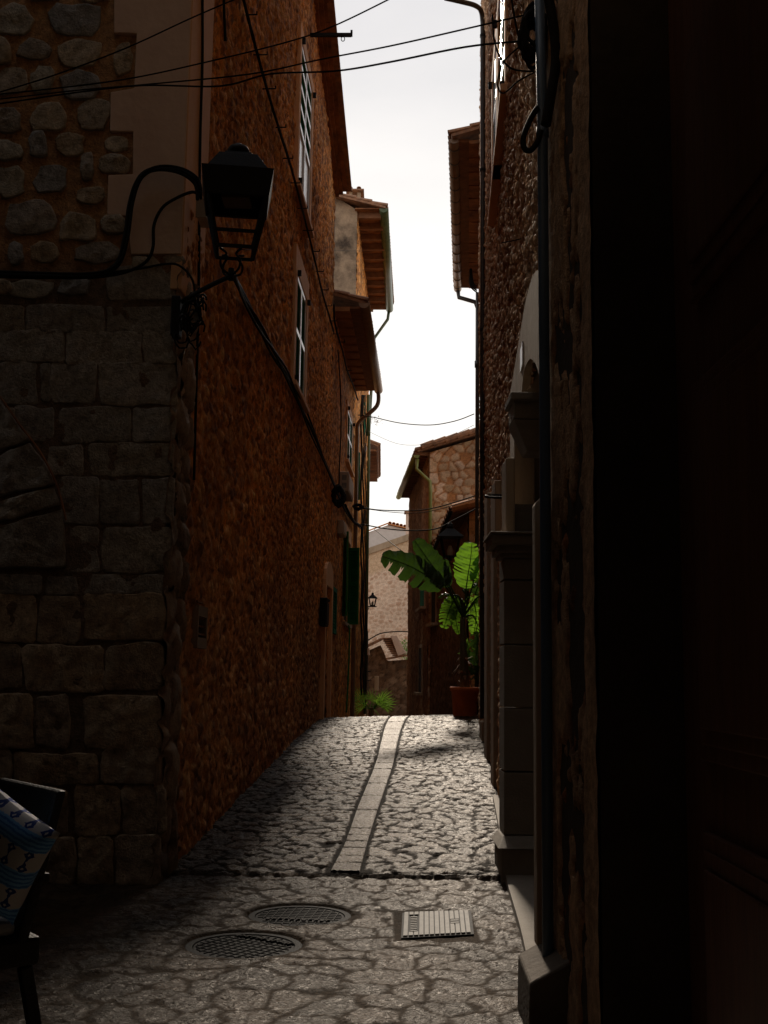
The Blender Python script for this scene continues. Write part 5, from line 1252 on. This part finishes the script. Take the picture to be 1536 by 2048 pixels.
# small grey meter boxes at far left bottom
def far_box(px0, px1, py0, py1, Y, mat, label):
    a = atY(px0, py0, Y); b = atY(px1, py1, Y); e = empty('meter_box', ((a.x + b.x) / 2, Y, b.z), label, 'meter box'); MB().box((a.x, Y, b.z), (b.x, Y + .15, a.z)).build('body', M[mat], e, bevel=.01); MB().box((a.x + .03, Y - .01, b.z + .03), (b.x - .03, Y, a.z - .03)).build('door', M[mat], e)
far_box(732, 739, 1296, 1310, 40, 'brick_cap', 'small pale meter box on a post below the far lantern'); far_box(749, 757, 1352, 1382, 42, 'beige', 'larger grey meter box behind the fan palm')
o = MB().tube([atY(735, 1262, 40), atY(735, 1296, 40)], .03, 6).tube([atY(735.5, 1310, 40.05), atY(736, 1400, 40.05)], .015, 6).tube([atY(722, 1345, 40), atY(742, 1342, 40)], .02, 6).tube([atY(722, 1362, 40), atY(742, 1360, 40)], .02, 6).build('service_post', M['iron'], None); tag(o, 'thin black service post with crossbars standing below the far lantern', 'post')
# sprig on wire
e = atY(752, 842, 30); o = leaf_clump('leafy_sprig', (e.x, 30, e.z), .19, .12, .12, 46, .05, M['dry'], seed=3); tag(o, 'small leafy sprig poking into the bright sky beside the dark wire', 'plant')
# ================================================================= banana plant in pot
PY = 18.9
pc = atY(930, 1433, PY); gzp = g(pc.x, PY)
sc_ = PY / F_PX
pot = empty('plant_pot', (pc.x, PY, gzp), 'large terracotta pot standing at the crest of the ramp against the right wall', 'pot')
zt = atY(930, 1374, PY).z; H_ = zt - gzp
MB().lathe((pc.x, PY, gzp), [(.19, 0), (.195, .01), (.225, H_ - .07), (.245, H_ - .068), (.252, H_ - .01), (.245, H_), (.225, H_), (.22, H_ - .05), (.0, H_ - .05)], 40).build('body', M['terracotta'], pot, True)
MB().lathe((pc.x, PY, gzp + H_ - .045), [(.215, 0), (.2, .012), (.1, .02), (.0, .025)], 24).build('soil', M['soil'], pot)
ban = empty('banana_plant', (pc.x - .01, PY, gzp + H_ - .03), 'tall banana plant with big torn backlit leaves growing from the terracotta pot', 'plant')
rb = random.Random(21)
pp = lambda px, py, dy=0: atY(px, py, PY + dy)
crown = pp(926, 1235); 
mb = MB(); mb.tube(spline([pp(930, 1378), pp(928, 1330), pp(926, 1280), pp(925, 1235)], 6), [.085 - .045 * i / 18 for i in range(19)], 12); mb.build('trunk', M['stem'], ban, True)
mb = MB()
for i in range(26):
    a = rb.uniform(0, 6.28); b0 = pp(928, 1345 + rb.uniform(-30, 25)); d = Vector((math.cos(a), math.sin(a) * .8, rb.uniform(-.2, .7))).normalized(); l = rb.uniform(.10, .26); s_ = d.cross(Vector((0, 0, 1))).normalized() * .022; p1 = b0 + d * l * .6; p2 = b0 + d * l + Vector((0, 0, -.12))
    mb.add([b0 - s_, b0 + s_, p1 + s_ * 1.4, p1 - s_ * 1.4, p2], [(0, 1, 2, 3), (3, 2, 4)])
mb.build('dry_sheaths', M['dry'], ban)
def banana_leaf(pet, rib, wl, wr, nrm, mat='leafL', splits=0, droop=.25, seed=0, curl=.0, tears=None):
    """pet: petiole points; rib: midrib points; wl/wr half widths (m) left/right of the rib"""
    rg = random.Random(seed); R_ = spline(rib, 10); N = len(R_); mb = MB(); nrm = Vector(nrm).normalized()
    sp = sorted(rg.sample(range(3, N - 3), min(splits, N - 8))) if splits else []
    sp2 = sorted(rg.sample(range(3, N - 3), min(splits, N - 8))) if splits else []
    if tears: sp, sp2 = tears
    K = 5
    for side, wmax, S_ in ((-1, wl, sp), (1, wr, sp2)):
        if wmax <= 0: continue
        rows = []
        for i, p in enumerate(R_):
            t = i / (N - 1); d = (R_[min(i + 1, N - 1)] - R_[max(i - 1, 0)]).normalized(); sd_ = d.cross(nrm).normalized() * side
            prof = max(.02, (math.sin(math.pi * min(1, t * .93 + .06)) ** .55)) * (1 if t < .97 else .6)
            wv = wmax * prof * (1 + .06 * math.sin(i * 1.7 + seed))
            row = []
            for k in range(K):
                q = k / (K - 1); fwdlean = d * wv * .28 * q * q
                row.append(p + sd_ * wv * q + fwdlean + nrm * (.10 * wv * math.sin(q * 2.2) - droop * wv * q * q + .010 * math.sin(i * 1.3 + k) + .0035 * (-1) ** i))
            rows.append(row)
        for i in range(N - 1):
            if i in S_:
                # torn: only inner quarter joins
                a, b = rows[i], rows[i + 1]
                q = (a[2] + b[2]) / 2
                mb.add([a[0], b[0], b[1], a[1]], [(0, 1, 2, 3)])
                mb.add([a[1], b[1], q], [(0, 1, 2)])
                # sharpen torn tips
                continue
            for k in range(K - 1): mb.add([rows[i][k], rows[i + 1][k], rows[i + 1][k + 1], rows[i][k + 1]], [(0, 1, 2, 3)])
    o = mb.build('leaf', M[mat], ban, True)
    P = [Vector(p) for p in pet] + R_[::3] + [R_[-1]]
    n_ = len(P); MB().tube(P, [.017 * (1 - .75 * i / (n_ - 1)) for i in range(n_)], 7).build('midrib', M['leafShade'], o, True)
    return o
cr_ = crown
banana_leaf(spline([cr_, pp(905, 1195, -.1), pp(888, 1168, -.2)], 4), [pp(888, 1172, -.2), pp(852, 1150, -.3), pp(815, 1130, -.4), pp(764, 1112, -.5)], .30, .25, (.1, -1, .35), 'leafShade', 5, .2, 1, tears=([9, 14, 15, 21, 25], [12]))
banana_leaf(spline([cr_, pp(912, 1195, 0), pp(900, 1172, -.05)], 4), [pp(900, 1172, -.05), pp(880, 1150, -.1), pp(855, 1118, -.15), pp(829, 1080, -.2)], .17, .24, (.4, -1, .1), 'leafShade', 0, .1, 2)
banana_leaf(spline([cr_, pp(905, 1190), pp(895, 1168)], 4), [pp(895, 1168), pp(893, 1150), pp(890, 1118)], .05, .09, (.1, -1, 0), 'leafShade', 0, .1, 3)
banana_leaf(spline([cr_, pp(930, 1205), pp(932, 1178)], 4), [pp(932, 1178, .05), pp(936, 1150, .08), pp(941, 1120, .12), pp(944, 1085, .15)], .27, .17, (-.1, -1, .15), 'leafL', 2, .12, 4)
banana_leaf(spline([cr_, pp(922, 1205), pp(915, 1192)], 4), [pp(916, 1192), pp(905, 1205), pp(896, 1228), pp(888, 1256)], .15, .16, (-.2, -1, .35), 'leafL', 4, .2, 5)
banana_leaf(spline([cr_, pp(928, 1212), pp(924, 1200)], 4), [pp(924, 1198, .1), pp(914, 1214, .1), pp(912, 1240, .1), pp(918, 1268, .1)], .08, .10, (0, -1, .1), 'leafL', 1, .1, 6)
banana_leaf(spline([cr_, pp(940, 1215), pp(950, 1205)], 4), [pp(948, 1205), pp(952, 1225), pp(951, 1248), pp(947, 1268)], .12, .12, (.2, -1, .3), 'leafL', 5, .2, 7)
banana_leaf(spline([cr_, pp(938, 1195), pp(948, 1160)], 4), [pp(945, 1160, .1), pp(955, 1135, .1), pp(966, 1110, .1)], .12, .12, (-.2, -1, .1), 'leafL', 3, .2, 8)
banana_leaf(spline([cr_, pp(935, 1200), pp(925, 1180)], 4), [pp(925, 1182, .2), pp(940, 1172, .25), pp(958, 1165, .3)], .07, .10, (0, -.3, 1), 'leafL', 3, .3, 9)
banana_leaf(spline([cr_, pp(920, 1195), pp(900, 1190)], 4), [pp(905, 1192, .2), pp(890, 1188, .2), pp(878, 1196, .2)], .06, .10, (0, -.4, 1), 'leafL', 2, .3, 10)
banana_leaf(spline([cr_, pp(945, 1230), pp(955, 1250)], 4), [pp(950, 1250, .2), pp(955, 1290, .2), pp(948, 1330, .2)], .12, .12, (0, -1, .1), 'leafShade', 6, .3, 11)
banana_leaf(spline([cr_, pp(950, 1200), pp(965, 1190)], 4), [pp(950, 1190, .3), pp(960, 1160, .3), pp(972, 1130, .3)], .14, .16, (0, -1, .1), 'leafShade', 4, .3, 12)
# shrub in deep shade behind, at the foot of the wall right of the pot
e = atY(952, 1320, 20.5); ev = empty('green_shrub', (e.x, 20.5, g(1.5, 20.5)), 'dark leafy shrub squeezed behind the banana plant by the right wall', 'plant')
leaf_clump('foliage', (e.x, 20.5, e.z), .28, .3, .35, 500, .11, M['palm'], ev, seed=9); leaf_clump('foliage', (e.x + .02, 20.5, e.z + .9), .22, .3, .35, 300, .11, M['palm'], ev, seed=10)
MB().tube([(e.x, 20.5, g(1.5, 20.5)), (e.x, 20.5, e.z + .9)], .02, 6).build('stem', M['stem'], ev)
# fan palm at left beyond crest
fp_c = atY(742, 1440, 27.5); fpz = g(-.3, 27.5)
fp = empty('fan_palm', (fp_c.x, 27.5, fpz), 'spiky fan palm beyond the crest at the left wall, some fronds sunlit', 'plant')
rg = random.Random(8); MB().tube([(fp_c.x, 27.5, fpz), (fp_c.x, 27.5, atY(742, 1415, 27.5).z)], .06, 8).build('trunk', M['dry'], fp)
for i in range(17):
    b0 = Vector((fp_c.x, 27.5, atY(742, 1420, 27.5).z)); az = rg.uniform(0, 6.28); el = rg.uniform(.15, 1.2)
    d = Vector((math.cos(az) * math.cos(el), math.sin(az) * math.cos(el), math.sin(el))); hub = b0 + d * rg.uniform(.18, .38); s_ = d.orthogonal().normalized(); t_ = d.cross(s_)
    mb = MB().tube([b0, hub], .008, 5); 
    if abs(s_.z) > .6: s_, t_ = t_, s_
    for k in range(9):
        a = R(-75 + 150 * k / 8); q = (d * math.cos(a) + s_ * math.sin(a)).normalized(); l = .42 * (1 - .25 * abs(a)); w_ = q.cross(t_).normalized() * .011; e1 = hub + q * l; e1.z -= .03
        mb.add([hub, hub + q * l * .5 + w_, e1, hub + q * l * .5 - w_], [(0, 1, 2, 3)])
    mb.build('frond', M['palm'], fp)
# ================================================================= manholes and plate
def manhole(px, py, R0, rot, label, band_off, hi):
    p = gpix(px, py); z = g(p.x, p.y) + .002
    e = empty('manhole_cover', (p.x, p.y, z), label, 'manhole cover', 'round manhole covers')
    n = 64; mb = MB().lathe((p.x, p.y, z - .03), [(R0, 0), (R0, .012), (R0 - .008, .018), (R0 * .86, .018), (R0 * .855, .008)], n); mb.build('rim', M['castiron'], e)
    MB().lathe((p.x, p.y, z - .03), [(R0 * .845, 0), (R0 * .845, .013), (.0, .014)], n).build('lid', M['castiron'], e)
    ca, sa = math.cos(rot), math.sin(rot); F_ = lambda u, v, w: Vector((p.x + u * ca - v * sa, p.y + u * sa + v * ca, z - .013 + w))
    rb_ = MB(); r = R0 * .80; s = .044; k = -r
    bo0, bo1 = band_off
    while k < r:
        L_ = math.sqrt(max(0, r * r - k * k))
        y = -L_
        segs = [(-L_, L_)]
        if True:
            segs = [(-L_, min(L_, bo0)), (max(-L_, bo1), L_)]
        for a, b in segs:
            if b - a > .02: rb_.box((k - .0025, a, -.006), (k + .0025, b, .001), F_)
        L2 = L_
        if k < bo0 or k > bo1: rb_.box((-L_, k - .002, -.006), (L_, k + .002, .0), F_)
        k += s
    rb_.build('ribs', M[hi], e)
    tx = MB(); u = -r * .72; rgg = random.Random(3); c0 = (bo0 + bo1) / 2
    while u < r * .72:
        tx.box((u, c0 - .018, -.006), (u + .006, c0 + .018, .007), F_); tx.box((u, c0 + rgg.choice((-.018, 0, .012)), -.006), (u + .02, c0 + rgg.choice((.018,)) , .006), F_); u += .034
    tx.build('relief_marks', M[hi], e)
manhole(600, 1828, .298, R(-6), 'round manhole cover farther from the camera, with clear grid and near marking band', (-.14, -.09), 'castiron_hi')
manhole(488, 1887, .30, R(-32), 'darker round manhole cover nearer the camera, marking band on its far right', (.13, .18), 'castiron')
def plate():
    c_ = [gpix(805, 1829), gpix(942, 1825), gpix(948, 1872), gpix(802, 1880)]
    z = .010; c_ = [Vector((q.x, q.y, 0)) for q in c_]
    e = empty('access_plate', (c_[3].x, c_[3].y, z), 'pale rectangular metal access plate with slotted lines set in the cobbles', 'access plate')
    F_ = lambda u, v, w: (c_[3] * (1 - u) + c_[2] * u) * (1 - v) + (c_[0] * (1 - u) + c_[1] * u) * v + Vector((0, 0, z + w))
    mb = MB().box((0, 0, -.03), (1, 1, .0), F_); mb.build('frame', M['castiron'], e)
    st = MB(); n = 13; 
    for i in range(n):
        a = .03 + .94 * i / n; b = .03 + .94 * (i + .78) / n
        if i in (1, 2):
            st.box((a, .03, -.01), (b, .15, .008), F_) if i else None; st.box((a, .85, -.01), (b, .97, .008), F_)
        elif i in (9, 10):
            st.box((a, .03, -.01), (b, .40, .008), F_); st.box((a, .60, -.01), (b, .97, .008), F_)
        else: st.box((a, .03, -.01), (b, .97, .008), F_)
    a9 = .03 + .94 * 9 / n; b9 = .03 + .94 * 10.78 / n
    st.box((a9 + .005, .43, -.01), (b9 - .005, .48, .008), F_); st.box((a9 + .005, .52, -.01), (b9 - .005, .57, .008), F_)
    st.build('slotted_top', M['steel'], e)
    nb = MB(); a1 = .03 + .94 * 1 / n; b1 = .03 + .94 * 2.78 / n
    for k in range(9): nb.box((a1 + .02, .19 + k * .07, -.01), (b1 - .02, .19 + k * .07 + .03, .006), F_)
    nb.build('relief_marks', M['steel'], e)
plate()
# ================================================================= wicker chair with cushion
def chair():
    # near rear upper corner of the back
    Yc = 3.75
    T0 = atY(135, 1580, Yc); T1 = atY(10, 1562, Yc + .42)
    print('chair top', T0, T1)
    e = empty('wicker_chair', (T0.x - .1, Yc + .1, 0), 'black wicker armchair cut off at the left edge of the picture', 'chair')
    wv = (T1 - T0); wv.z = 0; wv.normalize(); fv = Vector((wv.y, -wv.x, 0)); 
    if fv.x > 0: fv = -fv           # faces left
    s = lambda a, b, z: Vector((T0.x, T0.y, 0)) + fv * a + wv * b + Vector((0, 0, z))
    topz = T0.z; seat = atY(76, 1845, Yc).z; arm = atY(88, 1745, Yc).z; W_ = .52
    print('chair z', topz, seat, arm)
    rec = (T0 - atY(85, 1760, Yc)).length * .3
    back = MB().hexa([s(.10, 0, seat - .05), s(.10, W_, seat - .05), s(.14, W_, seat - .05), s(.14, 0, seat - .05), s(-.0, 0, topz), s(-.0, W_, topz), s(.035, W_, topz), s(.035, 0, topz)])
    back.build('backrest', M['wicker'], e, bevel=.012)
    MB().box((0, 0, 0), (1, 1, 1), lambda a, b, c: s(.06 + a * .50, b * W_, seat - .12 + c * .09)).build('seat', M['wicker'], e, bevel=.015)
    MB().box((0, 0, 0), (1, 1, 1), lambda a, b, c: s(.13 + a * .40, .03 + b * (W_ - .06), seat - .03 + c * .045)).build('seat_pad', M['seatpad'], e, bevel=.018)
    for b in (0.0, W_ - .05):
        MB().box((0, 0, 0), (1, 1, 1), lambda a, bb, c: s(.04 + a * .50, b + bb * .05, arm - .03 + c * .035)).build('armrest', M['wicker'], e, bevel=.01)
        MB().bar(s(.10, b + .025, seat - .12), s(.0, b + .025, 0), .04, .04).build('leg', M['wicker'], e, bevel=.006)
        MB().bar(s(.52, b + .025, arm), s(.54, b + .025, 0), .04, .04).build('leg', M['wicker'], e, bevel=.006)
    # cushion
    cn_ = empty('cushion', s(.2, .2, seat + .02), 'blue and white patterned cushion leaning in the wicker chair', 'cushion')
    n = 24; uu = np.linspace(-1, 1, n); V = []; Fq = []; UV = []
    ctr = s(.20, .04, (seat + topz) / 2 + .03); ax1 = (wv * -.62 + Vector((0, 0, -.42)) + fv * -.42).normalized(); ax2 = (wv * -.30 + Vector((0, 0, .80)) + fv * -.15); ax2 = (ax2 - ax1 * ax2.dot(ax1)).normalized(); nr = ax1.cross(ax2).normalized(); hs = .165
    for side in (1, -1):
        for a in uu:
            for b in uu:
                pin = 1 - .10 * (1 - a * a) * abs(b) ** 4 ; pin2 = 1 - .10 * (1 - b * b) * abs(a) ** 4
                th = .075 * ((1 - a ** 4) * (1 - b ** 4)) ** .6
                V.append(ctr + ax1 * a * hs * pin2 + ax2 * b * hs * pin + nr * th * side); UV.append(((a + 1) / 2, (b + 1) / 2))
    for sd_ in (0, 1):
        o_ = sd_ * n * n
        for i in range(n - 1):
            for j in range(n - 1):
                q = (o_ + i * n + j, o_ + (i + 1) * n + j, o_ + (i + 1) * n + j + 1, o_ + i * n + j + 1); Fq.append(q if sd_ == 0 else q[::-1])
    me = bpy.data.meshes.new('cover'); me.from_pydata([tuple(v) for v in V], [], Fq); me.update(); uvl = me.uv_layers.new(name='UVMap')
    for lp in me.loops: uvl.data[lp.index].uv = UV[lp.vertex_index]
    link('cover', me, M['cushion'], cn_, True)
chair()
